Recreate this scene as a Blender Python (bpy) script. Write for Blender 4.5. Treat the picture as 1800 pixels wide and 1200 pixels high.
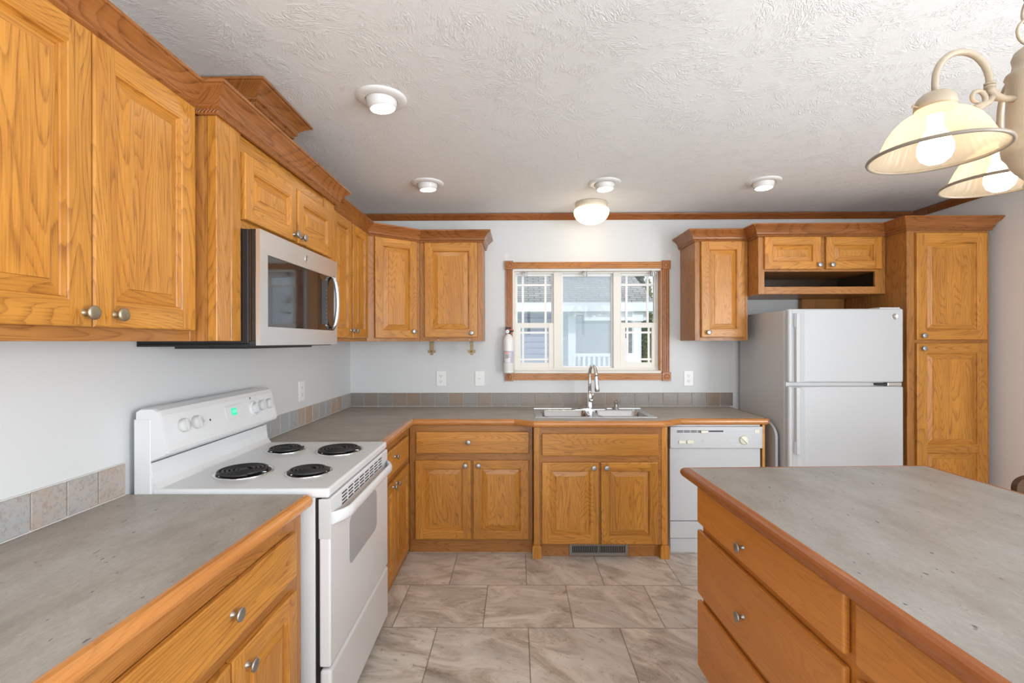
import bpy, bmesh, math, random
from mathutils import Vector, Matrix
R = math.radians
PI = math.pi
random.seed(7)
for o in list(bpy.data.objects):
    bpy.data.objects.remove(o)
SC = bpy.context.scene
C = SC.collection

# ------------------------------------------------------------------ camera, world, lights, exposure
F_PX = 830.0
cam_d = bpy.data.cameras.new('camera')
cam_d.sensor_width = 36.0
cam_d.lens = 36.0 * F_PX / 1800.0
cam_d.clip_start = 0.02
cam = bpy.data.objects.new('camera', cam_d)
C.objects.link(cam)
cam.matrix_world = (Matrix.Translation((0, 0, 1.40)) @ Matrix.Rotation(0.0096, 4, 'Z')
                    @ Matrix.Rotation(R(90), 4, 'X') @ Matrix.Rotation(-0.002, 4, 'Z'))
SC.camera = cam

SC.view_settings.view_transform = 'Standard'
SC.view_settings.look = 'None'
SC.view_settings.gamma = 1.0
SC.view_settings.use_curve_mapping = False
SC.view_settings.exposure = 0.40

world = bpy.data.worlds.new('world')
SC.world = world
world.use_nodes = True
bgn = world.node_tree.nodes['Background']
bgn.inputs[0].default_value = (0.80, 0.89, 1.0, 1)
bgn.inputs[1].default_value = 1.0


def lamp(name, kind, loc, rot, energy, color, **kw):
    d = bpy.data.lights.new(name, kind)
    d.energy = energy
    d.color = color
    for k, v in kw.items():
        setattr(d, k, v)
    o = bpy.data.objects.new(name, d)
    C.objects.link(o)
    o.location = loc
    o.rotation_euler = rot
    return o


lamp('sun', 'SUN', (0, -5, 8), (R(52), 0, R(-22)), 1.5, (1.0, 0.95, 0.88), angle=R(1.0))
# added area light for soft brightness, in an unseen window behind the camera
lamp('added_rear_light', 'AREA', (0.9, -2.93, 1.30), (R(112), 0, 0), 80, (0.90, 0.95, 1.0),
     shape='RECTANGLE', size=3.6, size_y=2.0)
# added area light brightening from the right, in an unseen glass door
lamp('added_side_light', 'AREA', (3.02, -0.50, 1.15), (R(99), 0, R(90)), 125, (0.90, 0.95, 1.0),
     shape='RECTANGLE', size=1.9, size_y=2.0)

# ------------------------------------------------------------------ materials
MATS = {}


def newmat(name):
    m = bpy.data.materials.new(name)
    m.use_nodes = True
    nt = m.node_tree
    b = nt.nodes['Principled BSDF']
    MATS[name] = m
    return m, nt, b


def nd(nt, kind, **kw):
    n = nt.nodes.new(kind)
    for k, v in kw.items():
        setattr(n, k, v)
    return n


def mathn(nt, op, a, b=None, c=None):
    n = nt.nodes.new('ShaderNodeMath')
    n.operation = op
    for i, v in enumerate((a, b, c)):
        if v is None:
            continue
        if isinstance(v, (int, float)):
            n.inputs[i].default_value = v
        else:
            nt.links.new(v, n.inputs[i])
    return n.outputs[0]


def noise(nt, vec, scale, detail=2.0, rough=0.5, dist=0.0):
    n = nt.nodes.new('ShaderNodeTexNoise')
    n.inputs['Scale'].default_value = scale
    n.inputs['Detail'].default_value = detail
    n.inputs['Roughness'].default_value = rough
    n.inputs['Distortion'].default_value = dist
    if vec is not None:
        nt.links.new(vec, n.inputs['Vector'])
    return n.outputs['Fac']


def ramp(nt, fac, stops):
    n = nt.nodes.new('ShaderNodeValToRGB')
    cr = n.color_ramp
    while len(cr.elements) < len(stops):
        cr.elements.new(0.5)
    for e, (p, c) in zip(cr.elements, stops):
        e.position = p
        e.color = (c[0], c[1], c[2], 1) if not isinstance(c, (int, float)) else (c, c, c, 1)
    nt.links.new(fac, n.inputs[0])
    return n.outputs[0]


def mix(nt, fac, a, b, blend='MIX'):
    n = nt.nodes.new('ShaderNodeMix')
    n.data_type = 'RGBA'
    n.blend_type = blend
    for sock, v in ((n.inputs[0], fac), (n.inputs[6], a), (n.inputs[7], b)):
        if isinstance(v, (int, float)):
            sock.default_value = v
        elif isinstance(v, tuple):
            sock.default_value = (v[0], v[1], v[2], 1)
        else:
            nt.links.new(v, sock)
    return n.outputs[2]


def bump(nt, b, h, strength, dist=0.01):
    n = nt.nodes.new('ShaderNodeBump')
    n.inputs['Strength'].default_value = strength
    n.inputs['Distance'].default_value = dist
    nt.links.new(h, n.inputs['Height'])
    nt.links.new(n.outputs[0], b.inputs['Normal'])


def comb(nt, x, y, z):
    n = nt.nodes.new('ShaderNodeCombineXYZ')
    for s, v in zip(n.inputs, (x, y, z)):
        if isinstance(v, (int, float)):
            s.default_value = v
        else:
            nt.links.new(v, s)
    return n.outputs[0]


def plain(name, col, rough=0.5, metal=0.0, spec=None, coat=0.0):
    m, nt, b = newmat(name)
    b.inputs['Base Color'].default_value = (*col, 1)
    b.inputs['Roughness'].default_value = rough
    b.inputs['Metallic'].default_value = metal
    if spec is not None:
        b.inputs['Specular IOR Level'].default_value = spec
    if coat:
        b.inputs['Coat Weight'].default_value = coat
        b.inputs['Coat Roughness'].default_value = 0.15
    # faint surface mottling
    tc = nd(nt, 'ShaderNodeTexCoord')
    f = noise(nt, tc.outputs['Object'], 9.0, 3)
    r = mathn(nt, 'MULTIPLY_ADD', f, 0.10, rough - 0.05)
    nt.links.new(r, b.inputs['Roughness'])
    return m


def wood(name, axis, light, mid, dark, rough=0.33, stave=0.085, contrast=1.0):
    m, nt, b = newmat(name)
    tc = nd(nt, 'ShaderNodeTexCoord')
    sep = nd(nt, 'ShaderNodeSeparateXYZ')
    nt.links.new(tc.outputs['Object'], sep.inputs[0])
    oi = nd(nt, 'ShaderNodeObjectInfo')
    rnd = oi.outputs['Random']
    x, y, z = sep.outputs
    if axis == 'z':
        al, cr = z, mathn(nt, 'ADD', x, mathn(nt, 'MULTIPLY', y, 0.6))
    else:
        al, cr = x, mathn(nt, 'ADD', z, mathn(nt, 'MULTIPLY', y, 0.6))
    idx = mathn(nt, 'FLOOR', mathn(nt, 'ADD', mathn(nt, 'DIVIDE', cr, stave), mathn(nt, 'MULTIPLY', rnd, 7.3)))
    wn = nd(nt, 'ShaderNodeTexWhiteNoise', noise_dimensions='2D')
    nt.links.new(comb(nt, idx, rnd, 0.0), wn.inputs['Vector'])
    sv = wn.outputs['Value']
    off = mathn(nt, 'MULTIPLY_ADD', sv, 40.0, mathn(nt, 'MULTIPLY', rnd, 90.0))
    v1 = comb(nt, mathn(nt, 'MULTIPLY', al, 1.15), mathn(nt, 'MULTIPLY', cr, 8.0), off)
    n1 = noise(nt, v1, 1.0, 1.5, 0.45, 0.15)
    v2 = comb(nt, mathn(nt, 'MULTIPLY', al, 9.0), mathn(nt, 'MULTIPLY', cr, 240.0), off)
    n2 = noise(nt, v2, 1.0, 2.0, 0.6)
    rings = mathn(nt, 'FRACT', mathn(nt, 'MULTIPLY_ADD', n2, 0.32, mathn(nt, 'MULTIPLY', n1, 30.0)))
    ringm = ramp(nt, rings, [(0.0, 0.0), (0.05, 1.0), (0.20, 0.5), (0.48, 0.0), (1.0, 0.0)])
    fine = ramp(nt, n2, [(0.0, 1.0), (0.42, 0.35), (0.56, 0.0), (1.0, 0.0)])
    v3 = comb(nt, mathn(nt, 'MULTIPLY', al, 2.5), mathn(nt, 'MULTIPLY', cr, 14.0), off)
    n3 = noise(nt, v3, 1.0, 2.0)
    base = mix(nt, ramp(nt, n3, [(0.3, 0.0), (0.7, 1.0)]), light, mid)
    base = mix(nt, mathn(nt, 'MULTIPLY', mathn(nt, 'MULTIPLY', ringm, ramp(nt, n2, [(0.35, 1.0), (0.62, 0.5)])), 0.72 * contrast), base, dark)
    base = mix(nt, mathn(nt, 'MULTIPLY', fine, 0.50 * contrast), base, dark)
    hsv = nd(nt, 'ShaderNodeHueSaturation')
    nt.links.new(base, hsv.inputs['Color'])
    nt.links.new(mathn(nt, 'MULTIPLY_ADD', sv, 0.20, 0.89), hsv.inputs['Value'])
    nt.links.new(hsv.outputs[0], b.inputs['Base Color'])
    b.inputs['Roughness'].default_value = rough
    b.inputs['Specular IOR Level'].default_value = 0.5
    bump(nt, b, mathn(nt, 'MULTIPLY', mathn(nt, 'ADD', ringm, fine), -1.0), 0.10, 0.001)
    return m


OL, OM, OD = (0.62, 0.275, 0.046), (0.52, 0.210, 0.031), (0.20, 0.060, 0.008)
wood('oak_v', 'z', OL, OM, OD)
wood('oak_h', 'x', OL, OM, OD, stave=0.11)
FL, FM_, FD = (0.47, 0.205, 0.050), (0.39, 0.158, 0.036), (0.16, 0.050, 0.010)
wood('frame_v', 'z', FL, FM_, FD)
wood('frame_h', 'x', FL, FM_, FD, stave=0.11)
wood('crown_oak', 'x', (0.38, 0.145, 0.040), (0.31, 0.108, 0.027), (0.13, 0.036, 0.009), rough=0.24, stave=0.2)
wood('nose_oak', 'x', (0.60, 0.26, 0.075), (0.50, 0.195, 0.05), (0.30, 0.10, 0.025), rough=0.17, stave=0.3, contrast=0.6)
wood('trim_oak', 'x', (0.36, 0.125, 0.034), (0.28, 0.09, 0.023), (0.15, 0.042, 0.011), rough=0.3, stave=0.3)
wood('trim_oak_v', 'z', (0.48, 0.185, 0.045), (0.40, 0.14, 0.032), (0.20, 0.06, 0.015), rough=0.3, stave=0.3)
wood('casing_oak', 'x', (0.58, 0.25, 0.055), (0.50, 0.195, 0.04), (0.25, 0.08, 0.018), rough=0.3, stave=0.3)
wood('island_oak', 'x', (0.61, 0.235, 0.044), (0.54, 0.192, 0.033), (0.30, 0.090, 0.014), stave=0.4, contrast=0.55)
wood('island_nose', 'x', (0.38, 0.125, 0.038), (0.31, 0.095, 0.028), (0.2, 0.055, 0.016), rough=0.25, stave=0.4, contrast=0.5)
wood('walnut_and_slot_shade', 'x', (0.075, 0.040, 0.018), (0.055, 0.028, 0.013), (0.025, 0.012, 0.006), stave=0.3)

# rope bead: oak with a twisted relief
m, nt, b = newmat('rope_oak')
tc = nd(nt, 'ShaderNodeTexCoord')
w = nd(nt, 'ShaderNodeTexWave', wave_type='BANDS', bands_direction='DIAGONAL')
w.inputs['Scale'].default_value = 55
nt.links.new(tc.outputs['Object'], w.inputs['Vector'])
b.inputs['Base Color'].default_value = (0.33, 0.125, 0.035, 1)
b.inputs['Roughness'].default_value = 0.35
bump(nt, b, w.outputs['Fac'], 1.0, 0.004)


def paint_mat(name, col, bstr=0.04, rough=0.55):
    m, nt, b = newmat(name)
    b.inputs['Base Color'].default_value = (*col, 1)
    b.inputs['Roughness'].default_value = rough
    tc = nd(nt, 'ShaderNodeTexCoord')
    bump(nt, b, noise(nt, tc.outputs['Object'], 130.0, 3), bstr, 0.002)
    return m


paint_mat('wall_paint', (0.67, 0.685, 0.69))
paint_mat('right_wall_lightened', (0.80, 0.79, 0.775))  # colour lightened to make up for the light this wall lacks
paint_mat('patch_paint', (0.74, 0.735, 0.725))

# stomped ceiling texture
m, nt, b = newmat('ceiling_texture')
b.inputs['Base Color'].default_value = (0.83, 0.84, 0.84, 1)
b.inputs['Roughness'].default_value = 0.7
tc = nd(nt, 'ShaderNodeTexCoord')
g = nd(nt, 'ShaderNodeVectorMath', operation='MULTIPLY')
nt.links.new(tc.outputs['Object'], g.inputs[0])
g.inputs[1].default_value = (1, 1, 1)
cellv = nd(nt, 'ShaderNodeTexVoronoi', feature='F1')
cellv.inputs['Scale'].default_value = 5.5
nt.links.new(tc.outputs['Object'], cellv.inputs['Vector'])
ang = mathn(nt, 'MULTIPLY', nd(nt, 'ShaderNodeSeparateColor').outputs[0], 1.0)
sepc = nt.nodes[-1]
sc = nd(nt, 'ShaderNodeSeparateColor')
nt.links.new(cellv.outputs['Color'], sc.inputs[0])
rot = nd(nt, 'ShaderNodeVectorRotate', rotation_type='Z_AXIS')
nt.links.new(tc.outputs['Object'], rot.inputs['Vector'])
nt.links.new(mathn(nt, 'MULTIPLY', sc.outputs[0], 3.1), rot.inputs['Angle'])
mp = nd(nt, 'ShaderNodeMapping')
mp.inputs['Scale'].default_value = (20, 52, 1)
nt.links.new(rot.outputs[0], mp.inputs['Vector'])
nf = noise(nt, mp.outputs[0], 1.0, 3, 0.55, 1.4)
ridge = ramp(nt, mathn(nt, 'ABSOLUTE', mathn(nt, 'SUBTRACT', nf, 0.5)), [(0.0, 1.0), (0.05, 0.35), (0.16, 0.0)])
nlow = noise(nt, tc.outputs['Object'], 14.0, 2)
gate = ramp(nt, nlow, [(0.44, 0.08), (0.62, 1.0)])
bump(nt, b, mathn(nt, 'MULTIPLY', ridge, gate), 0.38, 0.007)

# laminate worktop
m, nt, b = newmat('laminate')
tc = nd(nt, 'ShaderNodeTexCoord')
mp = nd(nt, 'ShaderNodeMapping')
mp.inputs['Rotation'].default_value = (0, 0, R(28))
mp.inputs['Scale'].default_value = (1.0, 2.4, 1.0)
nt.links.new(tc.outputs['Object'], mp.inputs['Vector'])
n1 = noise(nt, mp.outputs[0], 4.0, 6, 0.62)
n2 = noise(nt, mp.outputs[0], 60.0, 4, 0.7)
n3 = noise(nt, mp.outputs[0], 34.0, 2, 0.5)
col = ramp(nt, n1, [(0.30, (0.28, 0.235, 0.19)), (0.52, (0.395, 0.345, 0.29)), (0.72, (0.455, 0.42, 0.375))])
col = mix(nt, ramp(nt, n2, [(0.35, 0.35), (0.55, 0.0)]), col, (0.24, 0.205, 0.175))
col = mix(nt, ramp(nt, n2, [(0.58, 0.0), (0.8, 0.5)]), col, (0.52, 0.49, 0.45))
col = mix(nt, ramp(nt, n3, [(0.265, 0.85), (0.30, 0.0)]), col, (0.045, 0.045, 0.05))
nt.links.new(col, b.inputs['Base Color'])
b.inputs['Roughness'].default_value = 0.36
bump(nt, b, n2, 0.08, 0.001)

# island worktop: same laminate, darkened and greyed to offset the strong side light
m, nt, b = newmat('laminate_dimmed')
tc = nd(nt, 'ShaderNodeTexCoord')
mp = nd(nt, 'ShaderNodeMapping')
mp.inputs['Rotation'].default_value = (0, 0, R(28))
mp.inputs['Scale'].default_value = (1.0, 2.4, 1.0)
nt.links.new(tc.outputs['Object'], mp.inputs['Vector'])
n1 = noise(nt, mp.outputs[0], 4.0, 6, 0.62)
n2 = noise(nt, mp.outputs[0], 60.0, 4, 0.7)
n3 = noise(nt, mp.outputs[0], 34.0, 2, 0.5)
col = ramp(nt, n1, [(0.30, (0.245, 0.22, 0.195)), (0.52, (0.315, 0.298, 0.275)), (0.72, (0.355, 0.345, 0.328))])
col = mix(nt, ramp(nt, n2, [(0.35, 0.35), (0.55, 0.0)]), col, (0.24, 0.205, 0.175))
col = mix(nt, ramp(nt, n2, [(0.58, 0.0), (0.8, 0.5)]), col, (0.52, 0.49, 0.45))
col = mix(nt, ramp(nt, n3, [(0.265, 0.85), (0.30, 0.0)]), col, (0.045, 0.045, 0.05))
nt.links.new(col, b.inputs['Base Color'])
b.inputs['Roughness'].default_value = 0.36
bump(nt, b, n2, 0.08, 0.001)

# backsplash tiles, colour by tile
TP = 0.1115


def tile_mat(name, axis, org, cols):
    m, nt, b = newmat(name)
    ge = nd(nt, 'ShaderNodeNewGeometry')
    sep = nd(nt, 'ShaderNodeSeparateXYZ')
    nt.links.new(ge.outputs['Position'], sep.inputs[0])
    cc = sep.outputs[axis]
    idx = mathn(nt, 'FLOOR', mathn(nt, 'DIVIDE', mathn(nt, 'SUBTRACT', cc, org), TP if axis == 0 else TPL))
    wn = nd(nt, 'ShaderNodeTexWhiteNoise', noise_dimensions='1D')
    nt.links.new(mathn(nt, 'ADD', idx, 11.3), wn.inputs['W'])
    n1 = noise(nt, ge.outputs['Position'], 22.0, 4, 0.6)
    n2 = noise(nt, ge.outputs['Position'], 95.0, 4, 0.65)
    f = mathn(nt, 'ADD', mathn(nt, 'MULTIPLY', wn.outputs['Value'], 0.75), mathn(nt, 'MULTIPLY_ADD', n1, 0.9, -0.35))
    col = ramp(nt, f, [(0.1, cols[0]), (0.5, cols[1]), (0.9, cols[2])])
    col = mix(nt, ramp(nt, n2, [(0.34, 0.40), (0.50, 0.0)]), col, (0.17, 0.13, 0.10))
    nt.links.new(col, b.inputs['Base Color'])
    b.inputs['Roughness'].default_value = 0.32
    bump(nt, b, n2, 0.25, 0.002)
    return m


TPL = 0.1025
tile_mat('tile_back', 0, -1.31, ((0.25, 0.24, 0.23), (0.26, 0.215, 0.18), (0.29, 0.21, 0.155)))
tile_mat('tile_left', 1, 3.71 - 40 * TPL, ((0.38, 0.40, 0.42), (0.42, 0.385, 0.36), (0.44, 0.32, 0.24)))
plain('grout', (0.74, 0.72, 0.69), 0.7)

# floor tiles
m, nt, b = newmat('floor_tile')
ge = nd(nt, 'ShaderNodeNewGeometry')
sep = nd(nt, 'ShaderNodeSeparateXYZ')
nt.links.new(ge.outputs['Position'], sep.inputs[0])
TW, TH = 0.446, 0.405
ry = mathn(nt, 'DIVIDE', mathn(nt, 'SUBTRACT', sep.outputs[1], 2.31 - 20 * TH), TH)
row = mathn(nt, 'FLOOR', ry)
odd = mathn(nt, 'MODULO', row, 2.0)
rx = mathn(nt, 'ADD', mathn(nt, 'DIVIDE', mathn(nt, 'SUBTRACT', sep.outputs[0], -0.168 - 20 * TW), TW), mathn(nt, 'MULTIPLY', odd, 0.5))
colx = mathn(nt, 'FLOOR', rx)
fx = mathn(nt, 'MULTIPLY', mathn(nt, 'PINGPONG', rx, 0.5), TW)
fy = mathn(nt, 'MULTIPLY', mathn(nt, 'PINGPONG', ry, 0.5), TH)
edge = mathn(nt, 'MINIMUM', fx, fy)
wn = nd(nt, 'ShaderNodeTexWhiteNoise', noise_dimensions='2D')
nt.links.new(comb(nt, colx, row, 0.0), wn.inputs['Vector'])
wv = wn.outputs['Value']
rot = nd(nt, 'ShaderNodeVectorRotate', rotation_type='Z_AXIS')
nt.links.new(comb(nt, sep.outputs[0], sep.outputs[1], mathn(nt, 'MULTIPLY', wv, 31.0)), rot.inputs['Vector'])
nt.links.new(mathn(nt, 'MULTIPLY', wv, 1.3), rot.inputs['Angle'])
mp = nd(nt, 'ShaderNodeMapping')
mp.inputs['Scale'].default_value = (3.2, 7.5, 1)
nt.links.new(rot.outputs[0], mp.inputs['Vector'])
n1 = noise(nt, mp.outputs[0], 1.0, 7, 0.66, 1.1)
n2 = noise(nt, mp.outputs[0], 5.0, 5, 0.7, 0.6)
n3 = noise(nt, mp.outputs[0], 0.8, 3, 0.5, 0.5)
col = ramp(nt, n1, [(0.28, (0.25, 0.20, 0.155)), (0.42, (0.47, 0.39, 0.315)), (0.55, (0.69, 0.61, 0.53)), (0.74, (0.82, 0.77, 0.70))])
col = mix(nt, ramp(nt, n3, [(0.42, 0.0), (0.66, 0.55)]), col, (0.52, 0.49, 0.45))
vein = ramp(nt, mathn(nt, 'ABSOLUTE', mathn(nt, 'SUBTRACT', n2, 0.5)), [(0.0, 0.55), (0.02, 0.0)])
col = mix(nt, vein, col, (0.60, 0.57, 0.52))
col = mix(nt, ramp(nt, n2, [(0.30, 0.65), (0.42, 0.0)]), col, (0.17, 0.14, 0.12))
col = mix(nt, ramp(nt, edge, [(0.0013, 0.85), (0.0021, 0.0)]), col, (0.07, 0.06, 0.055))
nt.links.new(col, b.inputs['Base Color'])
b.inputs['Roughness'].default_value = 0.42
bump(nt, b, n1, 0.08, 0.003)

plain('enamel', (0.74, 0.75, 0.76), 0.22)
plain('enamel_grey', (0.60, 0.61, 0.615), 0.3)
plain('fridge_white', (0.52, 0.535, 0.55), 0.38)
plain('fridge_side', (0.54, 0.55, 0.56), 0.42)
plain('bisque', (0.75, 0.74, 0.62), 0.4)
plain('white_plastic', (0.83, 0.83, 0.82), 0.35)
plain('cream_edge', (0.74, 0.73, 0.70), 0.5)
plain('knob_grey', (0.63, 0.63, 0.625), 0.4)
plain('dark', (0.012, 0.012, 0.013), 0.4)
plain('black_gloss', (0.008, 0.008, 0.009), 0.055, spec=1.0)
plain('oven_glass', (0.40, 0.42, 0.44), 0.12)
plain('coil', (0.022, 0.022, 0.024), 0.45)
plain('chrome', (0.78, 0.79, 0.80), 0.10, 1.0)
plain('pewter', (0.42, 0.42, 0.41), 0.42, 1.0)
plain('bronze', (0.43, 0.37, 0.27), 0.42, 1.0)
plain('aged_brass', (0.27, 0.20, 0.11), 0.45, 0.8)
plain('register_metal', (0.26, 0.235, 0.21), 0.4, 0.3)
plain('vinyl', (0.80, 0.77, 0.71), 0.4)
plain('muntin', (0.86, 0.86, 0.85), 0.4)
plain('lamp_metal', (0.42, 0.34, 0.25), 0.38)
plain('rim_metal', (0.24, 0.20, 0.155), 0.4)
plain('fixture_white', (0.76, 0.75, 0.73), 0.4)
plain('fixture_cream', (0.62, 0.55, 0.44), 0.4)
plain('red_print', (0.65, 0.09, 0.08), 0.5)
plain('dark_print', (0.10, 0.10, 0.12), 0.5)
plain('label_lilac', (0.56, 0.54, 0.68), 0.5)
plain('label_white', (0.82, 0.80, 0.78), 0.5)
plain('house_white', (0.80, 0.82, 0.85), 0.6)
plain('bark', (0.12, 0.08, 0.05), 0.9)
plain('niche_dark', (0.20, 0.08, 0.025), 0.5)

# brushed steel
for nm, sc_, rg, c0 in (('stainless', (1.5, 2, 90), 0.34, (0.74, 0.74, 0.74)), ('sink_steel', (60, 3, 60), 0.24, (0.60, 0.60, 0.61))):
    m, nt, b = newmat(nm)
    tc = nd(nt, 'ShaderNodeTexCoord')
    mp = nd(nt, 'ShaderNodeMapping')
    mp.inputs['Scale'].default_value = sc_
    nt.links.new(tc.outputs['Object'], mp.inputs['Vector'])
    n1 = noise(nt, mp.outputs[0], 1.0, 3)
    sm = noise(nt, tc.outputs['Object'], 12.0, 4, 0.6, 1.0)
    b.inputs['Base Color'].default_value = (*c0, 1)
    b.inputs['Metallic'].default_value = 1.0
    nt.links.new(mathn(nt, 'MULTIPLY_ADD', n1, 0.05, mathn(nt, 'MULTIPLY_ADD', sm, 0.14, rg - 0.10)), b.inputs['Roughness'])


def emis(name, col, strength, base=(0.8, 0.8, 0.8)):
    m, nt, b = newmat(name)
    b.inputs['Base Color'].default_value = (*base, 1)
    b.inputs['Emission Color'].default_value = (*col, 1)
    b.inputs['Emission Strength'].default_value = strength
    return m


emis('led', (1.0, 0.89, 0.70), 27.0)
emis('bulb_glow', (1.0, 0.80, 0.55), 9.0)
emis('dome_glow', (1.0, 0.82, 0.56), 1.1)
emis('display_green', (0.05, 0.75, 0.38), 0.55, (0.05, 0.4, 0.25))
emis('digit_green', (0.3, 1.0, 0.65), 0.9, (0.1, 0.5, 0.3))


def glass_mat(name, haze, hcol, refl=1.0):
    m = bpy.data.materials.new(name)
    m.use_nodes = True
    nt = m.node_tree
    nt.nodes.clear()
    out = nd(nt, 'ShaderNodeOutputMaterial')
    tr = nd(nt, 'ShaderNodeBsdfTransparent')
    tr.inputs[0].default_value = (0.97, 0.985, 0.98, 1)
    gl = nd(nt, 'ShaderNodeBsdfGlossy')
    gl.inputs['Roughness'].default_value = 0.02
    lw = nd(nt, 'ShaderNodeFresnel')
    lw.inputs[0].default_value = 1.45
    mx = nd(nt, 'ShaderNodeMixShader')
    nt.links.new(mathn(nt, 'MULTIPLY', lw.outputs[0], refl), mx.inputs[0])
    nt.links.new(tr.outputs[0], mx.inputs[1])
    nt.links.new(gl.outputs[0], mx.inputs[2])
    last = mx
    if haze:
        df = nd(nt, 'ShaderNodeBsdfDiffuse')
        df.inputs[0].default_value = (*hcol, 1)
        tl = nd(nt, 'ShaderNodeBsdfTranslucent')
        tl.inputs[0].default_value = (*hcol, 1)
        a = nd(nt, 'ShaderNodeMixShader')
        a.inputs[0].default_value = 0.5
        nt.links.new(df.outputs[0], a.inputs[1])
        nt.links.new(tl.outputs[0], a.inputs[2])
        m2 = nd(nt, 'ShaderNodeMixShader')
        m2.inputs[0].default_value = haze
        nt.links.new(mx.outputs[0], m2.inputs[1])
        nt.links.new(a.outputs[0], m2.inputs[2])
        last = m2
    nt.links.new(last.outputs[0], out.inputs[0])
    MATS[name] = m
    return m


glass_mat('pane_glass', 0.0, (1, 1, 1))
glass_mat('hazy_glass', 0.26, (0.80, 0.92, 1.0))  # centre pane: pale blue haze mixed into the glass

# ribbed lamp-shade glass: lets the bulb's light through
m = bpy.data.materials.new('shade_glass')
m.use_nodes = True
nt = m.node_tree
nt.nodes.clear()
out = nd(nt, 'ShaderNodeOutputMaterial')
tl = nd(nt, 'ShaderNodeBsdfTranslucent')
tl.inputs[0].default_value = (0.95, 0.80, 0.57, 1)
tr = nd(nt, 'ShaderNodeBsdfTransparent')
tr.inputs[0].default_value = (1.0, 0.95, 0.86, 1)
gl = nd(nt, 'ShaderNodeBsdfPrincipled')
gl.inputs['Base Color'].default_value = (0.62, 0.52, 0.38, 1)
gl.inputs['Roughness'].default_value = 0.15
a = nd(nt, 'ShaderNodeMixShader')
a.inputs[0].default_value = 0.42
nt.links.new(tl.outputs[0], a.inputs[1])
nt.links.new(gl.outputs[0], a.inputs[2])
c2 = nd(nt, 'ShaderNodeMixShader')
c2.inputs[0].default_value = 0.30
nt.links.new(a.outputs[0], c2.inputs[1])
nt.links.new(tr.outputs[0], c2.inputs[2])
nt.links.new(c2.outputs[0], out.inputs[0])
MATS['shade_glass'] = m

# exterior
m, nt, b = newmat('siding')
ge = nd(nt, 'ShaderNodeNewGeometry')
sep = nd(nt, 'ShaderNodeSeparateXYZ')
nt.links.new(ge.outputs['Position'], sep.inputs[0])
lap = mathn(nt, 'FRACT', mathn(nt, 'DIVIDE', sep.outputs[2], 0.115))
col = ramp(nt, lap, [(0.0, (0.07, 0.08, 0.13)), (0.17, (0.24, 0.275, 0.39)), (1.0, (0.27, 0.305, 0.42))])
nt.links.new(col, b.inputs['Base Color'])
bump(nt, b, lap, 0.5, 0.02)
m, nt, b = newmat('siding_pale')
ge = nd(nt, 'ShaderNodeNewGeometry')
sep = nd(nt, 'ShaderNodeSeparateXYZ')
nt.links.new(ge.outputs['Position'], sep.inputs[0])
lap = mathn(nt, 'FRACT', mathn(nt, 'DIVIDE', sep.outputs[2], 0.13))
col = ramp(nt, lap, [(0.0, (0.30, 0.34, 0.38)), (0.10, (0.50, 0.55, 0.60)), (1.0, (0.55, 0.60, 0.65))])
nt.links.new(col, b.inputs['Base Color'])
m, nt, b = newmat('shingles')
ge = nd(nt, 'ShaderNodeNewGeometry')
sep = nd(nt, 'ShaderNodeSeparateXYZ')
nt.links.new(ge.outputs['Position'], sep.inputs[0])
br = nd(nt, 'ShaderNodeTexBrick')
nt.links.new(comb(nt, sep.outputs[0], sep.outputs[1], 0.0), br.inputs['Vector'])
br.inputs['Scale'].default_value = 1.0
br.inputs['Brick Width'].default_value = 0.22
br.inputs['Row Height'].default_value = 0.075
br.inputs['Mortar Size'].default_value = 0.009
br.inputs['Color1'].default_value = (0.25, 0.245, 0.24, 1)
br.inputs['Color2'].default_value = (0.34, 0.33, 0.32, 1)
br.inputs['Mortar'].default_value = (0.12, 0.12, 0.12, 1)
nt.links.new(br.outputs[0], b.inputs['Base Color'])
b.inputs['Roughness'].default_value = 0.9
for nm, c0, c1 in (('leaf_dark', (0.03, 0.055, 0.03), (0.07, 0.11, 0.05)), ('leaf_yellow', (0.16, 0.19, 0.05), (0.33, 0.33, 0.10))):
    m, nt, b = newmat(nm)
    tc = nd(nt, 'ShaderNodeTexCoord')
    nt.links.new(ramp(nt, noise(nt, tc.outputs['Object'], 9.0, 3), [(0.35, c0), (0.65, c1)]), b.inputs['Base Color'])
    b.inputs['Roughness'].default_value = 0.7
m, nt, b = newmat('lawn')
tc = nd(nt, 'ShaderNodeTexCoord')
nt.links.new(ramp(nt, noise(nt, tc.outputs['Object'], 6.0, 4), [(0.3, (0.10, 0.13, 0.05)), (0.7, (0.20, 0.22, 0.10))]), b.inputs['Base Color'])

# ------------------------------------------------------------------ mesh helpers


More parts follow.
